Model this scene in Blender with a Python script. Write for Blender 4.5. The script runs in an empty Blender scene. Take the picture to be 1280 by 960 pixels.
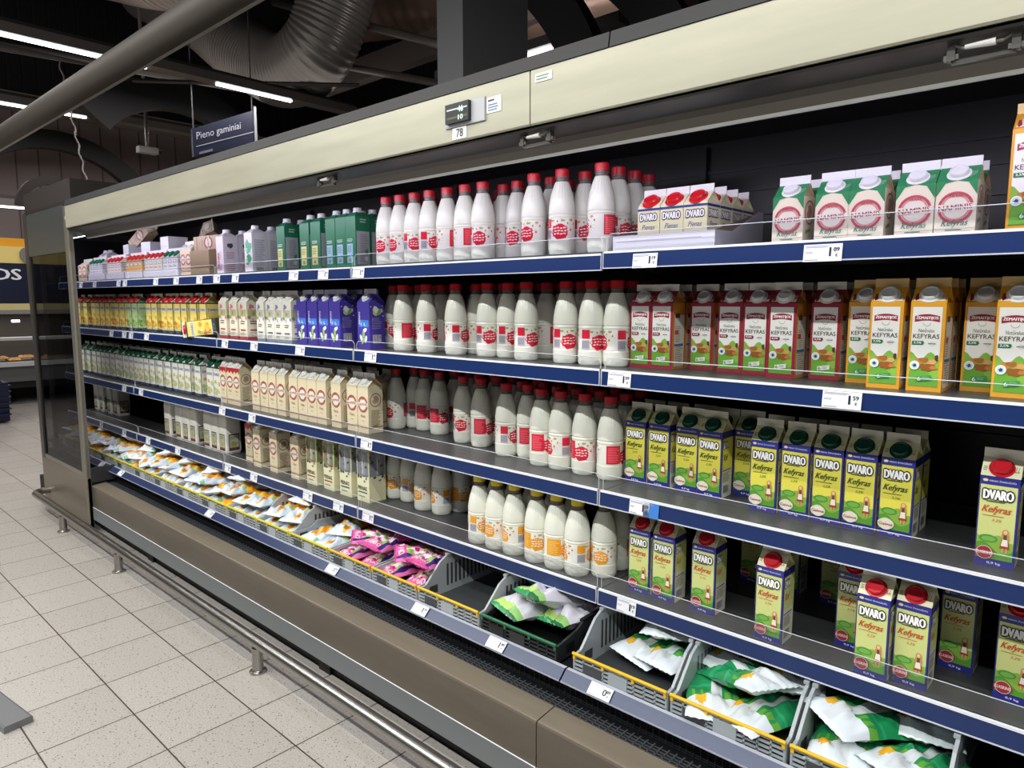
import bpy, math, random
from mathutils import Vector, Matrix, Euler
random.seed(11)
sc = bpy.context.scene
COL = sc.collection
PI = math.pi

# ------------------------------------------------------------------ camera, world, light, exposure
cam_d = bpy.data.cameras.new('camera'); cam = bpy.data.objects.new('camera', cam_d); COL.objects.link(cam)
cam_d.sensor_width = 36.0; cam_d.lens = 36.0 * 870.0 / 1280.0; cam_d.clip_start = 0.02; cam_d.clip_end = 100
R3 = Matrix(((0.7396117, -0.08064302, 0.66818503), (0.67303382, 0.08862039, -0.73428325), (0.0, 0.99279561, 0.11982016)))
cam.matrix_world = Matrix.Translation((0, 0, 1.5)) @ R3.to_4x4()
sc.camera = cam
sc.view_settings.view_transform = 'Standard'; sc.view_settings.look = 'None'
sc.view_settings.gamma = 1.0; sc.view_settings.use_curve_mapping = False
sc.view_settings.exposure = 0.0
wd = bpy.data.worlds.new('store_air'); sc.world = wd; wd.use_nodes = True
bgn = wd.node_tree.nodes['Background']; bgn.inputs[0].default_value = (0.75, 0.8, 1.0, 1); bgn.inputs[1].default_value = 0.035

def area(name, loc, rot, sx, sy, power, col=(1, 1, 1), spread=PI):
    l = bpy.data.lights.new(name, 'AREA'); l.shape = 'RECTANGLE'; l.size = sx; l.size_y = sy
    l.energy = power; l.color = col; l.spread = spread
    o = bpy.data.objects.new(name, l); COL.objects.link(o); o.location = loc; o.rotation_euler = rot
    return o
# tubes over the aisle, and the strip inside the canopy of the case
area('aisle_tube_light', (-1.9, -0.85, 3.45), (0, 0, 0), 10.0, 0.07, 290, (0.98, 1.0, 0.965))
area('aisle_tube_light', (-1.9, -2.9, 3.45), (math.radians(25), 0, 0), 10.0, 0.07, 30, (0.98, 1.0, 0.965))
area('aisle_tube_light', (-2.3, 0.22, 3.45), (0, 0, 0), 9.0, 0.03, 95, (1.0, 0.96, 0.88))
area('canopy_strip_light', (-2.45, 1.525, 1.905), (math.radians(38), 0, 0), 7.4, 0.025, 11.5, (0.87, 0.80, 1.0))
# strip lamps of the hall beyond: light downwards; the roof and side fills are added
area('hall_strip_light', (-10.6, 3.2, 3.86), (0, 0, 0), 0.06, 5.5, 60, (1.0, 0.95, 0.92))
area('hall_strip_light', (-7.7, 3.0, 3.86), (0, 0, 0), 0.06, 4.6, 60, (1.0, 0.95, 0.92))
area('hall_roof_fill', (-9.0, 3.6, 4.12), (PI, 0, 0), 3.0, 4.6, 22, (1.0, 0.93, 0.88))  # added fill in place of floor bounce, no fixture of this shape
area('hall_roof_fill', (-4.6, 5.3, 4.05), (PI, 0, 0), 2.6, 0.1, 18, (1.0, 0.93, 0.88))  # added upward fill for the roof ducts
area('hall_strip_light', (-8.2, -0.6, 3.86), (0, math.radians(35), 0), 0.06, 4.6, 25, (1.0, 0.95, 0.92))
area('hall_side_fill', (-3.6, 0.1, 3.95), (math.radians(100), 0, 0), 7.0, 0.12, 26, (1.0, 0.96, 0.93))  # added fill towards pillar, ducts and arches, not a hanging lamp
area('counter_light', (-12.35, 2.4, 1.29), (0, 0, 0), 0.3, 6, 30, (1.0, 0.93, 0.82))

# ------------------------------------------------------------------ materials
def lin(c):
    if isinstance(c, str):
        c = tuple(int(c[i:i + 2], 16) / 255 for i in (0, 2, 4))
    return tuple((x / 12.92 if x <= 0.04045 else ((x + 0.055) / 1.055) ** 2.4) for x in c[:3])
def mat(name, col=None, rough=0.5, metal=0.0, attr=False, emit=None, estr=0, spec=0.5, coat=0.0):
    m = bpy.data.materials.new(name); m.use_nodes = True
    nt = m.node_tree; b = nt.nodes['Principled BSDF']
    b.inputs['Roughness'].default_value = rough; b.inputs['Metallic'].default_value = metal
    b.inputs['Specular IOR Level'].default_value = spec; b.inputs['Coat Weight'].default_value = coat
    if col: b.inputs['Base Color'].default_value = (*lin(col), 1)
    if attr:
        a = nt.nodes.new('ShaderNodeAttribute'); a.attribute_name = 'Col'
        nt.links.new(a.outputs['Color'], b.inputs['Base Color'])
    if emit:
        b.inputs['Emission Color'].default_value = (*lin(emit), 1); b.inputs['Emission Strength'].default_value = estr
    return m
M = {}
M['print'] = mat('printed_board', rough=0.42, attr=True)
M['plastic'] = mat('moulded_plastic', rough=0.28, attr=True)
M['film'] = mat('glossy_film', rough=0.22, attr=True, spec=0.6)
M['matte'] = mat('painted_surface', rough=0.6, attr=True)
M['metal'] = mat('painted_metal', rough=0.35, attr=True, metal=0.35)
M['steel'] = mat('brushed_steel', 'A9A7A2', 0.3, 1.0)
M['zinc'] = mat('ribbed_zinc', '8E8A86', 0.42, 0.8)
M['lamp'] = mat('lit_tube', 'FFFFFF', 0.5, emit='F4F7FF', estr=7)
M['lamp_small'] = mat('lit_display', 'FFFFFF', 0.5, emit='9BE8D8', estr=1.2)
def wear(m, scale, amount, stretch=(1, 1, 1)):      # faint worn mottling on a material's own colour
    nt = m.node_tree; b = nt.nodes['Principled BSDF']
    tc = nt.nodes.new('ShaderNodeTexCoord'); mp = nt.nodes.new('ShaderNodeMapping'); mp.inputs['Scale'].default_value = stretch
    nz = nt.nodes.new('ShaderNodeTexNoise'); nz.inputs['Scale'].default_value = scale; nz.inputs['Detail'].default_value = 6
    rp = nt.nodes.new('ShaderNodeMapRange'); rp.inputs[1].default_value = 0.3; rp.inputs[2].default_value = 0.7
    rp.inputs[3].default_value = 1 - amount; rp.inputs[4].default_value = 1 + amount * 0.4
    mx = nt.nodes.new('ShaderNodeVectorMath'); mx.operation = 'SCALE'
    nt.links.new(tc.outputs['Object'], mp.inputs[0]); nt.links.new(mp.outputs[0], nz.inputs['Vector']); nt.links.new(nz.outputs[0], rp.inputs[0])
    l = b.inputs['Base Color'].links
    if l: nt.links.new(l[0].from_socket, mx.inputs[0])
    else: mx.inputs[0].default_value = b.inputs['Base Color'].default_value[:3]
    nt.links.new(rp.outputs[0], mx.inputs['Scale']); nt.links.new(mx.outputs[0], b.inputs['Base Color'])
M['worn'] = mat('worn_painted_metal', rough=0.33, attr=True, metal=0.2); wear(M['worn'], 9, 0.10, (0.3, 3, 3))
M['brushed'] = mat('brushed_sheet', rough=0.38, attr=True, metal=0.75); wear(M['brushed'], 30, 0.15, (0.05, 1, 6))
wear(M['steel'], 40, 0.12, (0.1, 3, 3))
def glass(name, tint, alpha, rough=0.03, ior=1.5, top=0.16):
    m = bpy.data.materials.new(name); m.use_nodes = True; nt = m.node_tree
    for n in list(nt.nodes): nt.nodes.remove(n)
    o = nt.nodes.new('ShaderNodeOutputMaterial'); t = nt.nodes.new('ShaderNodeBsdfTransparent'); t.inputs[0].default_value = (*lin(tint), 1)
    g = nt.nodes.new('ShaderNodeBsdfGlossy'); g.inputs['Roughness'].default_value = rough
    f = nt.nodes.new('ShaderNodeFresnel'); f.inputs[0].default_value = ior
    ma = nt.nodes.new('ShaderNodeMath'); ma.operation = 'ADD'; ma.inputs[1].default_value = alpha
    mx = nt.nodes.new('ShaderNodeMixShader')
    cl = nt.nodes.new('ShaderNodeMath'); cl.operation = 'MINIMUM'; cl.inputs[1].default_value = top
    nt.links.new(f.outputs[0], ma.inputs[0]); nt.links.new(ma.outputs[0], cl.inputs[0]); nt.links.new(cl.outputs[0], mx.inputs[0])
    nt.links.new(t.outputs[0], mx.inputs[1]); nt.links.new(g.outputs[0], mx.inputs[2]); nt.links.new(mx.outputs[0], o.inputs[0])
    return m
M['glass'] = glass('tinted_glass', 'A8A8AC', 0.03)
M['acrylic'] = glass('clear_acrylic', 'FAFBFC', 0.0, 0.25, top=0.08)

def tile_material():
    m = bpy.data.materials.new('speckled_floor_tiles'); m.use_nodes = True; nt = m.node_tree; b = nt.nodes['Principled BSDF']
    N = nt.nodes.new; L = nt.links.new
    tc = N('ShaderNodeTexCoord'); sp = N('ShaderNodeSeparateXYZ'); L(tc.outputs['Object'], sp.inputs[0])
    def axis(out, off):
        a = N('ShaderNodeMath'); a.operation = 'ADD'; a.inputs[1].default_value = off; L(out, a.inputs[0])
        d = N('ShaderNodeMath'); d.operation = 'DIVIDE'; d.inputs[1].default_value = 0.3; L(a.outputs[0], d.inputs[0])
        f = N('ShaderNodeMath'); f.operation = 'FRACT'; L(d.outputs[0], f.inputs[0])
        s = N('ShaderNodeMath'); s.operation = 'SUBTRACT'; s.inputs[1].default_value = 0.5; L(f.outputs[0], s.inputs[0])
        ab = N('ShaderNodeMath'); ab.operation = 'ABSOLUTE'; L(s.outputs[0], ab.inputs[0])
        fl = N('ShaderNodeMath'); fl.operation = 'FLOOR'; L(d.outputs[0], fl.inputs[0])
        return ab.outputs[0], fl.outputs[0]
    ax, ix = axis(sp.outputs[0], 3.0 * 20 + 2.32); ay, iy = axis(sp.outputs[1], 30 - 0.83)
    mxx = N('ShaderNodeMath'); mxx.operation = 'MAXIMUM'; L(ax, mxx.inputs[0]); L(ay, mxx.inputs[1])
    gr = N('ShaderNodeMath'); gr.operation = 'GREATER_THAN'; gr.inputs[1].default_value = 0.4915; L(mxx.outputs[0], gr.inputs[0])
    cb = N('ShaderNodeCombineXYZ'); L(ix, cb.inputs[0]); L(iy, cb.inputs[1])
    wn = N('ShaderNodeTexWhiteNoise'); wn.noise_dimensions = '2D'; L(cb.outputs[0], wn.inputs['Vector'])
    r1 = N('ShaderNodeMapRange'); r1.inputs[3].default_value = 0.93; r1.inputs[4].default_value = 1.03; L(wn.outputs['Value'], r1.inputs[0])
    vo = N('ShaderNodeTexVoronoi'); vo.inputs['Scale'].default_value = 95; L(tc.outputs['Object'], vo.inputs['Vector'])
    sz = N('ShaderNodeSeparateColor'); L(vo.outputs['Color'], sz.inputs[0])
    th = N('ShaderNodeMath'); th.operation = 'MULTIPLY'; th.inputs[1].default_value = 0.27; L(sz.outputs[0], th.inputs[0])
    sk = N('ShaderNodeMath'); sk.operation = 'LESS_THAN'; L(vo.outputs['Distance'], sk.inputs[0]); L(th.outputs[0], sk.inputs[1])
    nz = N('ShaderNodeTexNoise'); nz.inputs['Scale'].default_value = 160; nz.inputs['Detail'].default_value = 2; L(tc.outputs['Object'], nz.inputs['Vector'])
    c1 = N('ShaderNodeValToRGB'); c1.color_ramp.elements[0].position = 0.35; c1.color_ramp.elements[0].color = (*lin('A39D97'), 1)
    c1.color_ramp.elements[1].position = 0.6; c1.color_ramp.elements[1].color = (*lin('B6B0AA'), 1); L(nz.outputs[0], c1.inputs[0])
    m1 = N('ShaderNodeMix'); m1.data_type = 'RGBA'; L(sk.outputs[0], m1.inputs[0]); L(c1.outputs[0], m1.inputs[6]); m1.inputs[7].default_value = (*lin('5E544A'), 1)
    sc_ = N('ShaderNodeVectorMath'); sc_.operation = 'SCALE'; L(m1.outputs[2], sc_.inputs[0]); L(r1.outputs[0], sc_.inputs['Scale'])
    m2 = N('ShaderNodeMix'); m2.data_type = 'RGBA'; L(gr.outputs[0], m2.inputs[0]); L(sc_.outputs[0], m2.inputs[6]); m2.inputs[7].default_value = (*lin('40362E'), 1)
    L(m2.outputs[2], b.inputs['Base Color']); b.inputs['Roughness'].default_value = 0.38
    return m
M['tiles'] = tile_material()

# ------------------------------------------------------------------ mesh builder
class MB:
    def __init__(s): s.v = []; s.f = []; s.c = []; s.sm = []; s.mi = []
    def add(s, vs, fs, col, smooth=False, mi=0):
        n = len(s.v); s.v += [tuple(p) for p in vs]; c = lin(col) if isinstance(col, str) else col
        for i, f in enumerate(fs):
            s.f.append([n + k for k in f]); s.c.append(c); s.sm.append(smooth); s.mi.append(mi)
    def box(s, x0, x1, y0, y1, z0, z1, col, mi=0):
        v = [(x, y, z) for z in (z0, z1) for y in (y0, y1) for x in (x0, x1)]
        s.add(v, [(0, 2, 3, 1), (4, 5, 7, 6), (0, 1, 5, 4), (2, 6, 7, 3), (0, 4, 6, 2), (1, 3, 7, 5)], col, mi=mi)
    def poly(s, pts, col, mi=0): s.add(pts, [tuple(range(len(pts)))], col, mi=mi)
    def ext_x(s, prof, x0, x1, col, cols=None, mi=0, smooth=False):   # closed outline of (y, z), pushed along x
        n = len(prof); v = [(x0, y, z) for y, z in prof] + [(x1, y, z) for y, z in prof]
        for i in range(n):
            j = (i + 1) % n
            s.add([v[i], v[j], v[n + j], v[n + i]], [(3, 2, 1, 0)], cols[i] if cols else col, smooth, mi)
        s.add(v[:n], [tuple(range(n))], col, mi=mi); s.add(v[n:], [tuple(reversed(range(n)))], col, mi=mi)
    def ext_y(s, prof, y0, y1, col, mi=0):
        n = len(prof); v = [(x, y0, z) for x, z in prof] + [(x, y1, z) for x, z in prof]
        f = [(i, (i + 1) % n, n + (i + 1) % n, n + i) for i in range(n)] + [tuple(reversed(range(n))), tuple(range(n, 2 * n))]
        s.add(v, f, col, mi=mi)
    def tube(s, path, r, col, n=10, cap=True, mi=0, closed=False):
        P = [Vector(p) for p in path]; rs = r if isinstance(r, (list, tuple)) else [r] * len(P); base = len(s.v); vs = []
        up = None
        for i, p in enumerate(P):
            t = (P[min(i + 1, len(P) - 1)] - P[max(i - 1, 0)]).normalized()
            if up is None: up = Vector((0, 0, 1)) if abs(t.z) < 0.9 else Vector((0, 1, 0))
            a = t.cross(up); a = a.normalized() if a.length > 1e-6 else Vector((1, 0, 0)); b = a.cross(t).normalized(); up = b
            vs += [p + (a * math.cos(2 * PI * k / n) + b * math.sin(2 * PI * k / n)) * rs[i] for k in range(n)]
        fs = []
        for i in range(len(P) - 1):
            for k in range(n): fs.append((i * n + k, i * n + (k + 1) % n, (i + 1) * n + (k + 1) % n, (i + 1) * n + k))
        s.add(vs, fs, col, True, mi)
        if cap:
            s.add(vs[:n], [tuple(reversed(range(n)))], col, mi=mi); s.add(vs[-n:], [tuple(range(n))], col, mi=mi)
    def lathe(s, prof, n, cx=0, cy=0, mi=0, rf=None, axis=None):       # prof: (r, z, colour of the band above it)
        vs = []
        for r, z, c in prof:
            for k in range(n):
                a = 2 * PI * k / n; q = r * (rf(a, z) if rf else 1)
                vs.append(Vector((cx + q * math.cos(a), cy + q * math.sin(a), z)))
        if axis: vs = [axis @ p for p in vs]
        for i in range(len(prof) - 1):
            s.add([], [], prof[i][2])
            b = i * n; v4 = vs[b:b + 2 * n]
            s.add(v4, [(k, (k + 1) % n, n + (k + 1) % n, n + k) for k in range(n)], prof[i][2], True, mi)
        s.add(vs[-n:], [tuple(range(n))], prof[-2][2], mi=mi); s.add(vs[:n], [tuple(reversed(range(n)))], prof[0][2], mi=mi)
    def mesh(s, name, mats):
        me = bpy.data.meshes.new(name); me.from_pydata(s.v, [], s.f)
        if isinstance(mats, str): mats = [mats]
        for m in mats: me.materials.append(M[m])
        me.polygons.foreach_set('use_smooth', s.sm); me.polygons.foreach_set('material_index', s.mi)
        ca = me.color_attributes.new('Col', 'FLOAT_COLOR', 'CORNER')
        buf = []
        for f, c in zip(s.f, s.c): buf += [c[0], c[1], c[2], 1.0] * len(f)
        ca.data.foreach_set('color', buf)
        me.validate(); me.update(); return me
    def build(s, name, mats='print', parent=None, loc=None, rot=None, weld=False):
        me = s.mesh(name, mats)
        if weld:
            import bmesh
            bm = bmesh.new(); bm.from_mesh(me); bmesh.ops.remove_doubles(bm, verts=bm.verts, dist=1e-5); bm.to_mesh(me); bm.free()
        o = bpy.data.objects.new(name, me); COL.objects.link(o)
        if parent: o.parent = parent; KIDS.setdefault(parent, []).append(o)
        if loc: o.location = loc
        if rot: o.rotation_euler = rot
        return o
def empty(name, loc=(0, 0, 0), rz=0):
    o = bpy.data.objects.new(name, None); COL.objects.link(o); o.location = loc; o.rotation_euler = (0, 0, rz); o.empty_display_size = 0.05
    return o
def tag(o, label, cat, group=None):
    o['label'] = label; o['category'] = cat
    if group: o['group'] = group
    return o
def structure(o): o['kind'] = 'structure'; return o
def copy_tree(o, parent=None, only=None):
    c = o.copy(); COL.objects.link(c)
    if parent: c.parent = parent
    for ch in list(KIDS.get(o, ())): copy_tree(ch, c)
    return c
KIDS = {}

# ------------------------------------------------------------------ flat print: shapes laid on a face
_txt = {}
def glyphs(s, shear=0.0, bold=0.0):
    k = (s, shear, bold)
    if k not in _txt:
        c = bpy.data.curves.new('lettering', 'FONT'); c.body = s; c.shear = shear; c.offset = bold; c.resolution_u = 2; c.size = 1
        o = bpy.data.objects.new('lettering', c); me = bpy.data.meshes.new_from_object(o)
        vs = [(v.co.x, v.co.y) for v in me.vertices]; fs = [tuple(p.vertices) for p in me.polygons if p.normal.z > 0]
        bpy.data.objects.remove(o); bpy.data.meshes.remove(me)
        x0 = min(v[0] for v in vs); y0 = min(v[1] for v in vs); x1 = max(v[0] for v in vs); y1 = max(v[1] for v in vs)
        _txt[k] = ([(x - x0, y - y0) for x, y in vs], fs, x1 - x0, y1 - y0)
    return _txt[k]
class Art:
    def __init__(s, mb, fn, step=0.5, mi=0): s.n = 0; s.mb = mb; s.fn = fn; s.step = step; s.mi = mi
    def _put(s, pts, faces, c, l):
        s.n += 1; l = l + 0.9 * (s.n % 60) / 60
        s.mb.add([s.fn(u, v, l) for u, v in pts], faces, c, mi=s.mi)
    def rect(s, u0, v0, u1, v1, c, l=1):
        n = max(1, int(math.ceil((u1 - u0) / s.step))); P = []
        for i in range(n + 1):
            u = u0 + (u1 - u0) * i / n; P += [(u, v0), (u, v1)]
        s._put(P, [(2 * i, 2 * i + 2, 2 * i + 3, 2 * i + 1) for i in range(n)], c, l)
    def poly(s, pts, c, l=2): s._put(pts, [tuple(range(len(pts)))], c, l)
    def ell(s, cu, cv, ru, rv, c, l=2, n=18, rot=0):
        P = [(cu, cv)]
        for k in range(n):
            a = 2 * PI * k / n; x = ru * math.cos(a); y = rv * math.sin(a)
            P.append((cu + x * math.cos(rot) - y * math.sin(rot), cv + x * math.sin(rot) + y * math.cos(rot)))
        s._put(P, [(0, 1 + k, 1 + (k + 1) % n) for k in range(n)], c, l)
    def blob(s, cu, cv, ru, rv, c, l=2, seed=1, n=14, j=0.3):
        r = random.Random(seed); P = [(cu, cv)]
        for k in range(n):
            a = 2 * PI * k / n; q = 1 + j * (r.random() - 0.5) * 2
            P.append((cu + ru * q * math.cos(a), cv + rv * q * math.sin(a)))
        s._put(P, [(0, 1 + k, 1 + (k + 1) % n) for k in range(n)], c, l)
    def text(s, t, cu, v0, c, w=None, h=None, l=4, shear=0, bold=0, rot=0, spread=None):
        vs, fs, tw, th = glyphs(t, shear, 0)
        kx = (w / tw) if w else h / th; ky = (h / th) if h else kx
        cx, cy = math.cos(rot), math.sin(rot); e = bold * th * ky * 1.6
        for dx, dy in (spread or ([(0, 0)] if not bold else [(-e, 0), (0, 0), (e, 0)])):
            P = []
            for x, y in vs:
                a = (x - tw / 2) * kx + dx; b = y * ky + dy
                P.append((cu + a * cx - b * cy, v0 + a * cy + b * cx))
            s._put(P, fs, c, l)
    def outline(s, t, cu, v0, c, oc, w, h, l=4, rot=0):
        e = h * 0.17
        s.text(t, cu, v0, oc, w, h, l, spread=[(e * math.cos(k * PI / 4), e * math.sin(k * PI / 4)) for k in range(8)] + [(0, 0), (e * .5, 0), (-e * .5, 0)], rot=rot)
        s.text(t, cu, v0, c, w, h, l + 1, spread=[(-h * .06, 0), (0, 0), (h * .06, 0), (0, h * .02)], rot=rot)
    def lines(s, u0, v0, u1, v1, n, c, l=3, seed=3):
        r = random.Random(seed)
        for i in range(n):
            v = v0 + (v1 - v0) * (i + 0.5) / n; q = (v1 - v0) / n * 0.22
            s.rect(u0, v - q, u0 + (u1 - u0) * (0.7 + 0.3 * r.random()), v + q, c, l)
    def bars(s, u0, v0, u1, v1, l=3):
        s.rect(u0, v0, u1, v1, 'E4E4EA', l); r = random.Random(5); u = u0 + 0.02
        while u < u1 - 0.02:
            w = r.choice((0.008, 0.014, 0.02)); s.rect(u, v0 + (v1 - v0) * 0.12, min(u + w, u1), v1 * 0.985 + v0 * 0.015, '55555F', l + 1); u += w + r.choice((0.01, 0.018))
    def ring(s, cu, cv, r0, r1, c, l=3, n=28, a0=0, a1=2 * PI):
        P = []
        for k in range(n + 1):
            a = a0 + (a1 - a0) * k / n; P += [(cu + r0 * math.cos(a), cv + r0 * math.sin(a)), (cu + r1 * math.cos(a), cv + r1 * math.sin(a))]
        s._put(P, [(2 * k, 2 * k + 1, 2 * k + 3, 2 * k + 2) for k in range(n)], c, l)
    def flower(s, cu, cv, r, l=3, pc='FFFFFF', cc='D9932B', n=9):
        for k in range(n):
            a = 2 * PI * k / n; s.ell(cu + 0.6 * r * math.cos(a), cv + 0.6 * r * math.sin(a), 0.42 * r, 0.17 * r, pc, l, 8, a)
        s.ell(cu, cv, 0.3 * r, 0.3 * r, cc, l + 1, 10)
EPS = 0.00030

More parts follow.
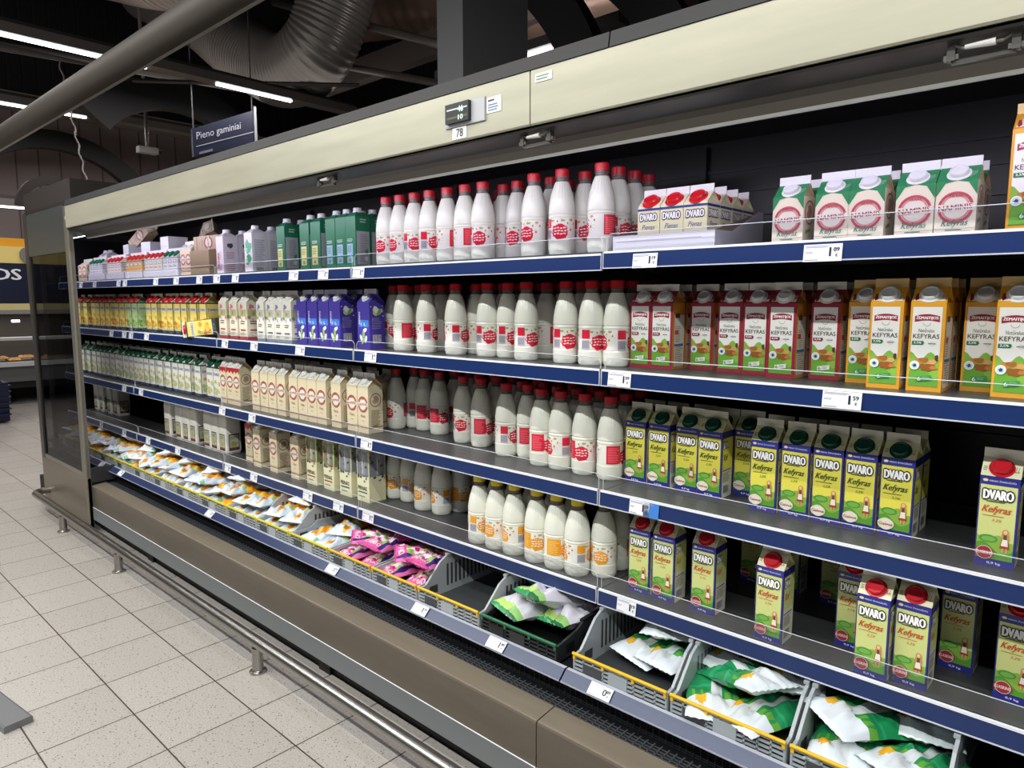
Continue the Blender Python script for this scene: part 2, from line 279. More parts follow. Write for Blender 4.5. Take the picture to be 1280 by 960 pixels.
# what stands on the shelves: (shelf, kind, row counted from the front): [(x, y) of each one]
ITEMS = {
 (1, 'cream_half_carton', 0): [(-6.094,1.815),(-5.999,1.815)],
 (1, 'stamp_half_carton', 0): [(-4.204,1.795),(-4.132,1.795)],
 (1, 'pink_tall_carton', 0): [(-3.755,1.812)],
 (1, 'white_tall_carton', 0): [(-3.438,1.812)],
 (1, 'green_yellow_carton', 0): [(-3.134,1.818),(-2.922,1.818),(-2.83,1.818)],
 (1, 'green_blue_carton', 0): [(-2.71,1.818),(-2.631,1.818),(-2.555,1.818)],
 (1, 'red_bottle', 0): [(-2.319,1.79),(-2.231,1.79),(-2.141,1.79),(-2.053,1.79),(-1.953,1.79),(-1.858,1.79),(-1.768,1.79),(-1.752,1.88),(-1.667,1.86),(-1.531,1.79),(-1.413,1.79),(-1.382,1.871),(-1.26,1.79)],
 (1, 'stamp_kefir_carton', 0): [(-0.681,1.803),(-0.578,1.803),(-0.501,1.803),(-0.402,1.803),(-0.324,1.803)],
 (1, 'orange_kefir_carton', 0): [(-0.197,1.801)],
 (1, 'stamp_half_carton', 1): [(-4.204,1.869),(-4.132,1.869)],
 (1, 'pink_tall_carton', 1): [(-3.755,1.901)],
 (1, 'white_tall_carton', 1): [(-3.438,1.901)],
 (1, 'green_yellow_carton', 1): [(-3.134,1.897),(-2.922,1.897),(-2.83,1.897)],
 (1, 'green_blue_carton', 1): [(-2.71,1.897),(-2.631,1.897),(-2.555,1.897)],
 (1, 'red_bottle', 1): [(-2.319,1.88),(-2.231,1.88),(-2.141,1.88),(-2.053,1.88),(-1.953,1.88),(-1.858,1.88),(-1.752,1.97),(-1.667,1.95),(-1.531,1.88),(-1.382,1.961),(-1.26,1.88)],
 (1, 'stamp_kefir_carton', 1): [(-0.681,1.883),(-0.578,1.883),(-0.501,1.883),(-0.402,1.883),(-0.324,1.883)],
 (1, 'red_bottle', 2): [(-2.317,1.97),(-2.229,1.97),(-2.139,1.97),(-2.051,1.97),(-1.951,1.97),(-1.856,1.97),(-1.75,2.06),(-1.665,2.04),(-1.529,1.97),(-1.38,2.051),(-1.258,1.97)],
 (1, 'red_bottle', 3): [(-2.321,2.06),(-2.233,2.06),(-2.143,2.06),(-2.055,2.06),(-1.955,2.06),(-1.86,2.06),(-1.754,2.15),(-1.669,2.13),(-1.533,2.06),(-1.384,2.141),(-1.262,2.06)],
 (2, 'yellow_milk_carton', 0): [(-6.237,1.82),(-6.073,1.82),(-5.889,1.82),(-5.799,1.82),(-5.695,1.82),(-5.585,1.82),(-5.405,1.82),(-5.296,1.82),(-4.825,1.82),(-4.732,1.82),(-4.579,1.82),(-4.49,1.82),(-4.376,1.82),(-4.283,1.82),(-4.154,1.82),(-4.024,1.82)],
 (2, 'lime_milk_carton', 0): [(-5.166,1.82),(-5.064,1.82)],
 (2, 'pink_flower_carton', 0): [(-3.781,1.82),(-3.657,1.82),(-3.548,1.82)],
 (2, 'lilac_flower_carton', 0): [(-3.362,1.82),(-3.264,1.82),(-3.183,1.82),(-3.104,1.82)],
 (2, 'purple_carton', 0): [(-2.971,1.82),(-2.876,1.82),(-2.784,1.82),(-2.695,1.82),(-2.478,1.82)],
 (2, 'red_bottle', 0): [(-2.461,1.93),(-2.283,1.84),(-2.167,1.95),(-2.136,1.84),(-1.967,1.84),(-1.931,1.919),(-1.815,1.86),(-1.73,1.88),(-1.606,1.84),(-1.605,1.95),(-1.431,1.84),(-1.327,1.84),(-1.243,1.86)],
 (2, 'crimson_kefir_carton', 0): [(-1.161,1.902),(-1.086,1.902),(-0.989,1.967),(-0.885,1.937),(-0.805,1.927),(-0.722,1.902),(-0.622,1.937)],
 (2, 'orange_kefir_carton', 0): [(-0.526,1.919),(-0.456,1.846),(-0.37,1.846),(-0.275,1.919),(-0.205,1.846)],
 (2, 'yellow_milk_carton', 1): [(-6.237,1.904),(-6.073,1.904),(-5.889,1.904),(-5.799,1.904),(-5.695,1.904),(-5.585,1.904),(-5.405,1.904),(-5.296,1.904),(-4.825,1.904),(-4.732,1.904),(-4.579,1.904),(-4.49,1.904),(-4.376,1.904),(-4.283,1.904),(-4.154,1.904),(-4.024,1.904)],
 (2, 'lime_milk_carton', 1): [(-5.166,1.904),(-5.064,1.904)],
 (2, 'pink_flower_carton', 1): [(-3.781,1.904),(-3.657,1.904),(-3.548,1.904)],
 (2, 'lilac_flower_carton', 1): [(-3.362,1.904),(-3.264,1.904),(-3.183,1.904),(-3.104,1.904)],
 (2, 'purple_carton', 1): [(-2.971,1.904),(-2.876,1.904),(-2.784,1.904),(-2.695,1.904)],
 (2, 'red_bottle', 1): [(-2.461,2.02),(-2.283,1.93),(-2.167,2.04),(-1.931,2.009),(-1.815,1.95),(-1.73,1.97),(-1.605,2.04),(-1.431,1.93),(-1.327,1.93),(-1.243,1.95)],
 (2, 'crimson_kefir_carton', 1): [(-1.161,1.98),(-1.086,1.98),(-0.989,2.045),(-0.885,2.015),(-0.805,2.005),(-0.722,1.98),(-0.622,2.015)],
 (2, 'orange_kefir_carton', 1): [(-0.526,1.995),(-0.37,1.922),(-0.275,1.995)],
 (2, 'pink_flower_carton', 2): [(-3.779,1.988),(-3.655,1.988),(-3.546,1.988)],
 (2, 'lilac_flower_carton', 2): [(-3.36,1.988),(-3.262,1.988),(-3.181,1.988),(-3.102,1.988)],
 (2, 'purple_carton', 2): [(-2.969,1.988),(-2.874,1.988),(-2.782,1.988),(-2.693,1.988)],
 (2, 'red_bottle', 2): [(-2.459,2.11),(-2.281,2.02),(-2.165,2.13),(-1.929,2.099),(-1.813,2.04),(-1.728,2.06),(-1.603,2.13),(-1.429,2.02),(-1.325,2.02),(-1.241,2.04)],
 (2, 'crimson_kefir_carton', 2): [(-1.159,2.058),(-1.084,2.058),(-0.987,2.123),(-0.883,2.093),(-0.803,2.083),(-0.72,2.058),(-0.62,2.093)],
 (2, 'orange_kefir_carton', 2): [(-0.524,2.071),(-0.454,1.998),(-0.368,1.998),(-0.273,2.071),(-0.203,1.998)],
 (2, 'red_bottle', 3): [(-2.285,2.11),(-1.817,2.13),(-1.732,2.15),(-1.433,2.11),(-1.329,2.11),(-1.245,2.13)],
 (3, 'green_cap_carton', 0): [(-6.293,1.84),(-6.147,1.84),(-6.016,1.84),(-5.915,1.84),(-5.818,1.84),(-5.729,1.84),(-5.611,1.84),(-5.456,1.84),(-5.335,1.84),(-5.246,1.84),(-5.156,1.84),(-5.067,1.84),(-4.975,1.84),(-4.875,1.84),(-4.743,1.84),(-4.62,1.84),(-4.508,1.84),(-4.418,1.84),(-4.328,1.84),(-4.187,1.84),(-4.022,1.84),(-3.933,1.84)],
 (3, 'red_top_stamp_carton', 0): [(-3.835,1.827),(-3.752,1.827),(-3.676,1.827)],
 (3, 'stamp_milk_carton', 0): [(-3.448,1.819),(-3.357,1.819),(-3.275,1.819),(-3.187,1.819),(-3.071,1.819),(-2.986,1.819),(-2.906,1.819),(-2.824,1.819),(-2.704,1.819),(-2.579,1.819),(-2.498,1.819)],
 (3, 'red_bottle', 0): [(-2.494,1.96),(-2.455,2.037),(-2.367,2.02),(-2.245,2),(-2.042,1.95),(-1.93,1.94),(-1.748,1.89),(-1.667,1.92),(-1.552,1.86),(-1.465,1.86),(-1.364,1.86),(-1.261,1.86)],
 (3, 'green_cap_kefir_carton', 0): [(-1.172,1.907),(-1.087,1.907),(-0.998,1.917),(-0.919,1.907),(-0.842,1.987),(-0.745,1.877),(-0.661,1.882),(-0.581,1.887),(-0.501,1.887),(-0.419,1.887)],
 (3, 'red_cap_kefir_carton', 0): [(-0.207,1.821)],
 (3, 'green_cap_carton', 1): [(-6.293,1.924),(-6.147,1.924),(-6.016,1.924),(-5.915,1.924),(-5.818,1.924),(-5.729,1.924),(-5.611,1.924),(-5.456,1.924),(-5.335,1.924),(-5.246,1.924),(-5.156,1.924),(-5.067,1.924),(-4.975,1.924),(-4.875,1.924),(-4.743,1.924),(-4.62,1.924),(-4.508,1.924),(-4.418,1.924),(-4.328,1.924),(-4.187,1.924),(-4.022,1.924),(-3.933,1.924)],
 (3, 'stamp_milk_carton', 1): [(-3.448,1.899),(-3.357,1.899),(-3.275,1.899),(-3.187,1.899),(-3.071,1.899),(-2.986,1.899),(-2.906,1.899),(-2.824,1.899),(-2.704,1.899),(-2.579,1.899)],
 (3, 'red_bottle', 1): [(-2.455,2.127),(-2.367,2.11),(-2.245,2.09),(-2.042,2.04),(-1.93,2.03),(-1.748,1.98),(-1.667,2.01),(-1.552,1.95),(-1.465,1.95),(-1.364,1.95),(-1.261,1.95)],
 (3, 'green_cap_kefir_carton', 1): [(-1.172,1.985),(-1.087,1.985),(-0.998,1.995),(-0.919,1.985),(-0.745,1.955),(-0.661,1.96),(-0.581,1.965),(-0.501,1.965),(-0.419,1.965)],
 (3, 'stamp_milk_carton', 2): [(-3.446,1.98),(-3.356,1.98),(-3.273,1.98),(-3.185,1.98),(-3.069,1.98),(-2.984,1.98),(-2.905,1.98),(-2.822,1.98),(-2.702,1.98),(-2.578,1.98)],
 (3, 'red_bottle', 2): [(-2.243,2.18),(-2.04,2.13),(-1.928,2.12),(-1.746,2.07),(-1.665,2.1),(-1.55,2.04),(-1.463,2.04),(-1.362,2.04),(-1.259,2.04)],
 (4, 'white_jug_carton', 0): [(-6.29,1.918),(-6.167,1.918),(-5.99,1.918),(-5.848,1.918),(-4.714,1.858),(-4.539,1.858),(-4.43,1.858),(-4.325,1.858),(-4.128,1.858),(-4.031,1.858),(-3.927,1.858)],
 (4, 'red_top_stamp_carton', 0): [(-3.647,1.867)],
 (4, 'stamp_milk_carton', 0): [(-3.482,1.829),(-3.307,1.829),(-3.099,1.829)],
 (4, 'berry_jar_carton', 0): [(-2.944,1.828),(-2.796,1.828)],
 (4, 'lavender_jar_carton', 0): [(-2.653,1.83),(-2.518,1.83)],
 (4, 'yellow_bottle', 0): [(-2.475,1.93),(-2.385,1.94),(-2.239,1.9),(-2.138,1.91),(-2.107,1.991),(-1.775,1.772),(-1.687,1.772),(-1.6,1.772),(-1.497,1.772),(-1.41,1.772),(-1.323,1.772),(-1.296,2),(-1.251,1.82)],
 (4, 'red_cap_kefir_carton', 0): [(-1.088,1.806),(-1.026,2.116),(-1.005,1.806),(-0.879,1.811),(-0.866,2.116),(-0.754,2.116),(-0.672,1.771),(-0.62,2.116),(-0.501,1.876),(-0.492,2.116),(-0.422,1.761),(-0.343,1.781),(-0.278,1.936),(-0.156,1.861)],
 (4, 'yellow_bottle', 1): [(-2.475,2.02),(-2.385,2.03),(-2.239,1.99),(-2.107,2.081),(-1.775,1.862),(-1.687,1.862),(-1.6,1.862),(-1.497,1.862),(-1.41,1.862),(-1.296,2.09),(-1.251,1.91)],
}
TAGS = {1: [-5.845, -5.549, -5.079, -4.964, -4.457, -4.162, -3.858, -3.647, -3.442, -2.884, -2.643, -2.387, -1.045, -0.57], 2: [-5.279, -5.039, -4.918, -4.655, -3.592, -3.279, -2.852, -2.32, -1.122, -0.51], 3: [-5.106, -4.808, -3.663, -3.333, -2.362, -1.045], 4: [-5.616, -5.162, -4.738, -4.28, -3.631, -3.344, -2.832, -2.582, -2.364, -1.082], 5: [-5.105, -4.752, -3.496, -2.383, -1.831, -1.458, -1.054]}
TRAYS = [(-5.829, -5.491), (-5.458, -5.121), (-5.092, -4.8), (-4.774, -4.483), (-4.483, -4.25), (-1.187, -0.862)]
BOX = (-4.086, -3.842)
# ------------------------------------------------------------------ cartons
KIND = {}   # kind -> dict(w, d, h, look, cat, name, make)
def faces_of(mb, w, d, h, gh):
    """four places to print on, all in units of the carton's width"""
    def front(u, v, l): return (-w / 2 + u * w, -d / 2 - EPS * l, v * w)
    def right(u, v, l): return (w / 2 + EPS * l, -d / 2 + u * d, v * w)
    def left(u, v, l): return (-w / 2 - EPS * l, d / 2 - u * d, v * w)
    def back(u, v, l): return (w / 2 - u * w, d / 2 + EPS * l, v * w)
    ln = math.hypot(d / 2, gh); ny, nz = -gh / ln, (d / 2) / ln
    def roof(u, v, l):   # v from 0 at the shoulder to 1 at the ridge
        return (-w / 2 + u * w, -d / 2 * (1 - v) + ny * EPS * l, h + gh * v + nz * EPS * l)
    return [Art(mb, q) for q in (front, right, left, back, roof)]
def gable_carton(kind, w, d, h, gh, body, roofc, finc, art, cap=None, cap_r=0.26, side=None, cap_v=0.45, fin=0.02):
    root = empty(KIND[kind]['name']); mb = MB()
    x, y = w / 2, d / 2; b = 0.0015
    mb.box(-x, x, -y, y, 0, h, body)
    t = h + gh; i = min(0.02, w * 0.24)
    mb.poly([(-x, -y, h), (x, -y, h), (x, -0.0015, t), (-x, -0.0015, t)], roofc)
    mb.poly([(x, y, h), (-x, y, h), (-x, 0.0015, t), (x, 0.0015, t)], roofc)
    sc_ = side or body
    for s in (-1, 1):   # the folded-in gable ends with their two flaps
        P = (s * (x - i), 0, t - 0.004); A = (s * x, -y, h); B = (s * x, y, h); T = (s * x, 0, t)
        mb.add([A, B, P], [(0, 1, 2) if s > 0 else (2, 1, 0)], sc_)
        mb.add([A, P, T], [(0, 1, 2) if s > 0 else (2, 1, 0)], sc_); mb.add([P, B, T], [(0, 1, 2) if s > 0 else (2, 1, 0)], sc_)
    F, R, Lf, Bk, Rf = faces_of(mb, w, d, h, gh)
    art(F, R, Lf, Bk, Rf, h / w)
    mb.build('carton_body', 'print', root)
    fm = MB(); fm.box(-x, x, -0.0018, 0.0018, t - 0.003, t + fin, finc); fm.build('top_seal', 'print', root)
    if cap:
        cm = MB(); ln = math.hypot(y, gh); ax = math.atan2(gh, y)
        r = cap_r * w
        Mx = Matrix.Translation((0, -y * (1 - cap_v), h + gh * cap_v)) @ Matrix.Rotation(ax, 4, 'X')
        cm.lathe([(r * 1.28, 0.0, cap), (r * 1.28, 0.002, cap), (r, 0.0022, cap), (r, 0.010, cap), (r * 0.93, 0.0125, cap), (r * 0.8, 0.0125, cap), (r * 0.74, 0.0112, cap), (0.001, 0.0112, cap)], 24,
                 rf=lambda a, z: 1 + (0.012 * math.cos(24 * a) if 0.002 < z < 0.012 else 0), axis=Mx)
        cm.build('screw_cap', 'plastic', root)
    return root
def hills(A, v0, v1, g1, g2, seed=1, u0=0.08, u1=0.92, l=2):
    P = [(u0, v0)]; n = 10
    P += [(u1, v0)] + [(u1 - (u1 - u0) * k / n, v1 * (1 - 0.10 * (1 + math.sin(k * 0.9 + seed)))) for k in range(n + 1)]
    A.poly(P, g1, l)
    P = [(u0, v0), (u1, v0)] + [(u1 - (u1 - u0) * k / n, v0 + (v1 - v0) * (0.45 + 0.22 * math.sin(k * 0.55 + 2.2 + seed))) for k in range(n + 1)]
    A.poly(P, g2, l + 1)
def milkmaid(A, u, v, s, l=6):     # a small plain figure in an apron and red skirt
    A.ell(u, v + 0.60 * s, 0.13 * s, 0.15 * s, 'C98C5A', l); A.ell(u, v + 0.61 * s, 0.08 * s, 0.10 * s, 'EBC8A2', l + 1)
    A.poly([(u - 0.17 * s, v + 0.22 * s), (u + 0.17 * s, v + 0.22 * s), (u + 0.14 * s, v + 0.5 * s), (u - 0.14 * s, v + 0.5 * s)], 'D98A55', l)
    A.poly([(u - 0.07 * s, v + 0.24 * s), (u + 0.07 * s, v + 0.24 * s), (u + 0.06 * s, v + 0.48 * s), (u - 0.06 * s, v + 0.48 * s)], '4C5A33', l + 1)
    A.poly([(u - 0.20 * s, v - 0.2 * s), (u + 0.20 * s, v - 0.2 * s), (u + 0.12 * s, v + 0.25 * s), (u - 0.12 * s, v + 0.25 * s)], 'B8402F', l)
    A.poly([(u - 0.15 * s, v - 0.08 * s), (u + 0.13 * s, v - 0.08 * s), (u + 0.1 * s, v + 0.25 * s), (u - 0.1 * s, v + 0.25 * s)], 'F2EDE2', l + 1)
    for q in (-0.08, 0.08): A.poly([(u + (q - 0.03) * s, v - 0.42 * s), (u + (q + 0.03) * s, v - 0.42 * s), (u + (q + 0.03) * s, v - 0.2 * s), (u + (q - 0.03) * s, v - 0.2 * s)], 'E0A878', l)
def kefir_art(panel, word, pct, stamp, stampc, stampw):
    def art(F, R, Lf, Bk, Rf, Hh):
        for A in (F, Bk):
            A.rect(0.03, 0.24, 0.95, Hh - 0.27, panel, 1)
            hills(A, 0.24, 1.0, '8DB84B', '5E9E35', u0=0.03, u1=0.95)
            A.ell(0.32, 0.86, 0.24, 0.12, '4F9A3C', 4); A.ell(0.33, 0.85, 0.18, 0.08, '79B552', 5)
            A.outline('DVARO', 0.49, Hh - 0.70, 'FFFFFF', '23232B', 0.74, 0.29, 6)
            A.lines(0.2, Hh - 0.80, 0.8, Hh - 0.73, 1, '55553A', 5)
            A.text('Kefyras', 0.47, Hh - 1.16, word, w=0.74, h=0.27, l=6, shear=0.45, bold=0.015)
            A.rect(0.12, Hh - 1.21, 0.66, Hh - 1.195, word, 6, )
            A.text(pct, 0.5, Hh - 1.38, word, w=0.26, h=0.09, l=6, shear=0.3)
            milkmaid(A, 0.74, 0.75, 0.62, 7)
            if stampc:
                A.ell(0.25, 0.42, 0.25, 0.19, stampc, 9); A.ring(0.25, 0.42, 0.19, 0.205, 'E9D9D2', 10)
            A.text(stamp, 0.25, 0.37, stampw, w=0.42, h=0.10, l=11, bold=0.02, rot=0)
            A.text('0,9 kg', 0.5, 0.06, 'E8ECFF', w=0.34, h=0.09, l=2, bold=0.02)
            A.ell(0.14, Hh - 0.13, 0.07, 0.045, 'E7D9A0', 2); A.text('PIENO ŽVAIGŽDĖS', 0.57, Hh - 0.165, 'DDE4FF', w=0.66, h=0.065, l=2, bold=0.01)
        for A in (R, Lf):
            A.rect(0.0, 0.0, 1, Hh - 0.27, 'E4E2CC', 1); A.rect(0.0, 0, 0.09, Hh, '2C2F8C', 2)
            A.rect(0.10, Hh - 1.5, 1.0, Hh - 0.27, panel, 2)
            A.outline('DVA', 0.36, Hh - 0.66, 'FFFFFF', '23232B', 0.42, 0.25, 4)
            A.text('Kef', 0.38, Hh - 1.16, word, w=0.42, h=0.26, l=4, shear=0.45, bold=0.015)
            A.rect(0.14, 1.08, 0.85, 1.12, '3A3E86', 3); A.lines(0.16, 0.62, 0.86, 1.02, 8, '8A8A84', 3)
            A.bars(0.18, 0.14, 0.7, 0.5, 3)
        for k in range(2): Rf.lines(0.04, 0.25 + 0.3 * k, 0.16, 0.5 + 0.3 * k, 3, '6E6A50', 2)
        Rf.text('22', 0.88, 0.3, 'A97B3A', w=0.12, h=0.4, l=2, rot=0)
    return art
def dairy_art(frame, band, panel2, tagc, sidec, pct):
    def art(F, R, Lf, Bk, Rf, Hh):
        for A in (F, Bk):
            A.rect(0.07, 0.16, 0.90, Hh - 0.14, 'F7F6F2', 1)
            hills(A, 0.16, 1.28, '8CC04A', '6FAF3C', 2, 0.07, 0.90)
            for k, (a, b, r) in enumerate([(0.30, 0.98, 0.14), (0.5, 1.02, 0.15), (0.7, 0.95, 0.13), (0.56, 0.8, 0.2), (0.75, 0.78, 0.12)]):
                A.blob(a, b, r, r * 0.62, ['C98A45', 'B06A2E', 'D9A765', '9C5A28', 'C47F3E'][k], 4 + k, k + 3)
            A.blob(0.84, 1.1, 0.05, 0.12, '5B3B22', 8, 4)
            A.ell(0.22, 0.84, 0.14, 0.145, 'F4F7F4', 10); A.ell(0.22, 0.84, 0.10, 0.105, 'CFE3EA', 11); A.blob(0.22, 0.84, 0.06, 0.05, '1E4E74', 12, 3)
            A.poly([(0.30, 0.32), (0.72, 0.38), (0.72, 0.54), (0.30, 0.48)], tagc, 10); A.text('6', 0.38, 0.35, '3E8A3C' if tagc != '3F9A55' else 'F2F7F0', w=0.09, h=0.12, l=11, bold=0.02, rot=0.12)
            A.lines(0.46, 0.39, 0.68, 0.49, 2, '9BB59A', 11)
            v = Hh - 0.62; n = 10
            P = [(0.14 + 0.70 * k / n, v + 0.05 * math.sin(PI * k / n)) for k in range(n + 1)] + [(0.84 - 0.70 * k / n, v + 0.19 + 0.06 * math.sin(PI * k / n)) for k in range(n + 1)]
            A.poly(P, band, 4); A.text('ŽEMAITIJOS', 0.49, v + 0.06, 'FFFFFF', w=0.62, h=0.14, l=5, bold=0.025)
            A.ring(0.49, v - 0.02, 0.10, 0.115, 'B9B4AC', 4, a0=PI, a1=2 * PI)
            A.text('Natūralus', 0.49, Hh - 0.95, '6F7C70', w=0.44, h=0.12, l=4)
            A.text('KEFYRAS', 0.49, Hh - 1.15, '4A3F3B', w=0.74, h=0.145, l=4, bold=0.006)
            A.poly([(0.10, Hh - 1.36), (0.40, Hh - 1.36), (0.45, Hh - 1.30), (0.42, Hh - 1.23), (0.10, Hh - 1.23)], panel2, 4); A.text(pct, 0.26, Hh - 1.33, 'FFFFFF', w=0.22, h=0.08, l=5, bold=0.03)
            A.ring(0.68, Hh - 1.31, 0.06, 0.065, '9AA39C', 4); A.lines(0.56, Hh - 1.34, 0.84, Hh - 1.27, 1, '8F9A92', 4)
        for A in (R, Lf):
            A.rect(0.0, 0, 1, Hh, sidec, 1); A.rect(0.16, 0.12, 1.0, Hh - 0.5, 'E9E4DA', 2)
            A.poly([(0.2, Hh - 0.62), (0.6, Hh - 0.62), (0.6, Hh - 0.46), (0.4, Hh - 0.42), (0.2, Hh - 0.46)], '6A3A33', 3)
            A.lines(0.22, 1.1, 0.7, 1.8, 9, 'B9A998', 3); A.rect(0.2, Hh - 1.3, 0.5, Hh - 1.12, 'C2453F', 3); A.lines(0.22, 0.25, 0.9, 0.95, 9, 'A79A8C', 3)
            A.rect(0.16, 0.95, 0.9, 1.05, '3F78A8', 3)
        Rf.rect(0.06, 0.1, 0.94, 0.95, 'F2F1ED', 1); Rf.blob(0.14, 0.35, 0.06, 0.25, 'A3303C', 2, 2)
        Rf.ring(0.56, 0.45, 0.30, 0.32, 'C8C2BA', 2); Rf.ring(0.58, 0.45, 0.35, 0.365, 'C8C2BA', 2)
    return art
def stamp_art(milk, short=False):
    def art(F, R, Lf, Bk, Rf, Hh):
        cv = Hh * 0.50 if short else Hh * 0.615
        for A in (F, Bk):
            r = 0.44 if short else 0.455
            A.ring(0.5, cv, r * 0.84, r, 'CB5262' if not milk else 'B0504A', 4); A.ring(0.5, cv, r * 0.7, r * 0.80, 'E7A5A5' if not milk else 'C98078', 4)
            A.ell(0.5, cv, r * 0.7, r * 0.7, 'F4ECE0', 3)
            A.rect(0.5 - r * 1.08, cv - 0.10, 0.5 + r * 1.08, cv + 0.10, 'F4ECE0', 5)
            A.text('NAMINIS', 0.5, cv - 0.07, 'A83046' if not milk else '9A443E', w=r * 1.85, h=0.145, l=6, bold=0.012, rot=0.04)
            A.text('TIKRAS', 0.5, cv + r * 0.62, 'C2404C' if not milk else 'A8524E', w=0.34, h=0.08, l=6, bold=0.01)
            if short:
                A.text('Kefyras', 0.5, 0.18, '3F7F78', w=0.66, h=0.22, l=6, shear=0.35, bold=0.004); A.lines(0.28, 0.1, 0.8, 0.15, 1, '6E9A90', 5)
                A.text('0,5 kg', 0.78, 0.035, '7C6F5C', w=0.2, h=0.06, l=5)
                A.poly([(0, Hh), (0, Hh - 0.42), (0.22, Hh - 0.06), (0.5, Hh - 0.0)], '2F8A58', 3); A.poly([(1, Hh), (0.5, Hh), (0.78, Hh - 0.06), (1, Hh - 0.42)], '2F8A58', 3)
            else:
                A.text('Pienas', 0.5, cv - 0.74, 'A8524E', w=0.42, h=0.17, l=6, shear=0.3); A.lines(0.4, cv - 0.98, 0.66, cv - 0.90, 1, 'B58C78', 5)
                A.rect(0, 0.30, 1, 0.37, 'B8806E', 2); A.rect(0, 0.40, 1, 0.425, 'B8806E', 2)
        for A in (R, Lf):
            A.ring(0.5, cv + 0.25, 0.34, 0.39, '9A6A58', 3); A.blob(0.5, cv + 0.25, 0.2, 0.2, 'B99C82', 3, 5); A.lines(0.18, 0.35, 0.86, cv - 0.3, 6 if short else 14, 'A89678', 3)
            if not short: A.rect(0, 0.30, 1, 0.37, 'B8806E', 2)
            A.poly([(0.2, 0.28), (0.6, 0.42), (0.6, 0.5), (0.2, 0.36)], '6E8A5A', 4)
        if short:
            Rf.rect(0.0, 0.0, 1, 1, '2F8A58', 1)
            for q in (0.26, 0.30, 0.34): Rf.ring(0.56, 0.5, q + 0.02, q + 0.028, 'E9F1EA', 2)
    return art
def jar_art(berry):
    def art(F, R, Lf, Bk, Rf, Hh):
        f1, f2 = ('C9485A', '7A9A4A') if berry else ('7D78B8', '6E8A5A')
        for A in (F, Bk, R):
            A.rect(0.02, 0.0, 0.98, Hh, 'EFEBC4', 1)
            A.rect(0.05, Hh * 0.5, 0.95, Hh * 0.99, '8C9468' if berry else '8F93A0', 2)
            A.poly([(0.42, Hh * 0.5), (0.72, Hh * 0.5), (0.74, Hh * 0.86), (0.66, Hh * 0.93), (0.48, Hh * 0.93), (0.40, Hh * 0.86)], 'A9A9A6', 4); A.rect(0.47, Hh * 0.55, 0.53, Hh * 0.85, 'E6E6E0', 5)
            r = random.Random(3)
            for k in range(16): A.blob(0.08 + 0.84 * r.random(), Hh * (0.46 + 0.5 * r.random()), 0.05 + 0.05 * r.random(), 0.07, (f1, f2, '4C5A40')[k % 3], 3 + k % 2, k)
            for k in range(7): A.blob(0.15 + 0.7 * r.random(), Hh * (0.38 + 0.14 * r.random()), 0.07, 0.05, (f1, f2)[k % 2], 6, k)
        for A in (F, Bk):
            A.text('PIENAS', 0.46, 0.58, '33343A', w=0.72, h=0.20, l=6, bold=0.015); A.rect(0.1, 0.44, 0.84, 0.50, 'B23C3C' if berry else '2F6E80', 6)
            A.ell(0.14, Hh * 0.84, 0.09, 0.10, '3A4A86' if not berry else '5A6A3A', 7); A.blob(0.15, 1.25, 0.06, 0.10, '3A4040', 6, 2); A.lines(0.15, 0.2, 0.8, 0.32, 1, '9C9A80', 5)
        Lf.lines(0.1, 0.3, 0.9, 1.0, 6, 'A9A68A', 2)
    return art
def flower_art(pink):
    def art(F, R, Lf, Bk, Rf, Hh):
        c1, c2, c3 = ('D978A0', 'E9B6C2', '8FA85A') if pink else ('8C86C4', 'B9B6DC', '9AA878')
        for A in (F, R, Bk, Lf):
            A.rect(0.0, 0.0, 1.0, 0.18, 'B84A56' if pink else '8A98B0', 2)
            r = random.Random(8)
            A.rect(0.1, Hh * 0.62, 0.9, Hh * 0.8, 'C9C58A' if pink else 'D4D0A8', 2)
            for k in range(11): A.blob(0.1 + 0.8 * r.random(), Hh * (0.48 + 0.44 * r.random()), 0.09, 0.11, (c1, c2, c3)[k % 3], 3 + k % 3, k)
            A.lines(0.2, 0.9, 0.8, 1.15, 2, '6A5A56', 4); A.rect(0.2, 0.52, 0.8, 0.62, 'C0504C' if pink else '5C7088', 4); A.lines(0.15, 0.25, 0.8, 0.45, 2, 'A89C90', 4)
        Rf.blob(0.5, 0.4, 0.3, 0.3, c2, 2, 3)
    return art
def purple_art(F, R, Lf, Bk, Rf, Hh):
    for A in (F, Bk, Lf):
        A.rect(0.12, Hh * 0.47, 0.92, Hh * 0.62, '4A86D8', 2); A.text('1 L', 0.5, Hh * 0.50, 'E8ECFF', w=0.4, h=0.14, l=3, bold=0.02)
        A.text('PIENAS', 0.24, Hh * 0.66, 'F0EEFA', w=0.62, h=0.13, l=3, bold=0.02, rot=PI / 2)
        for k, (a, b) in enumerate([(0.3, 0.55), (0.5, 0.75), (0.68, 0.5), (0.45, 0.4), (0.6, 0.95)]):
            A.ell(a, b, 0.10, 0.20, 'F2F3F0' if k % 2 == 0 else '9CC46A', 3 + k % 2, 12, 0.5 - 0.4 * k)
    R.blob(0.5, Hh * 0.8, 0.3, 0.22, 'C9D8B8', 3, 2); R.ell(0.42, Hh * 0.84, 0.14, 0.2, 'F2F3F0', 4, 12, 0.7); R.ell(0.62, Hh * 0.78, 0.10, 0.2, '7FB04E', 5, 12, -0.7)
    for q in ((0.1, 0.9), (0.9, 0.7), (0.2, 0.62), (0.85, 0.92)): R.ell(q[0], Hh * q[1], 0.05, 0.03, 'E8E6F6', 3, 8, q[0] * 3)
    R.lines(0.15, 1.0, 0.85, 1.6, 7, '9C94D8', 3); R.bars(0.2, 0.3, 0.75, 0.72, 3); Rf.rect(0, 0.6, 1, 1, 'A8A6C8', 1)
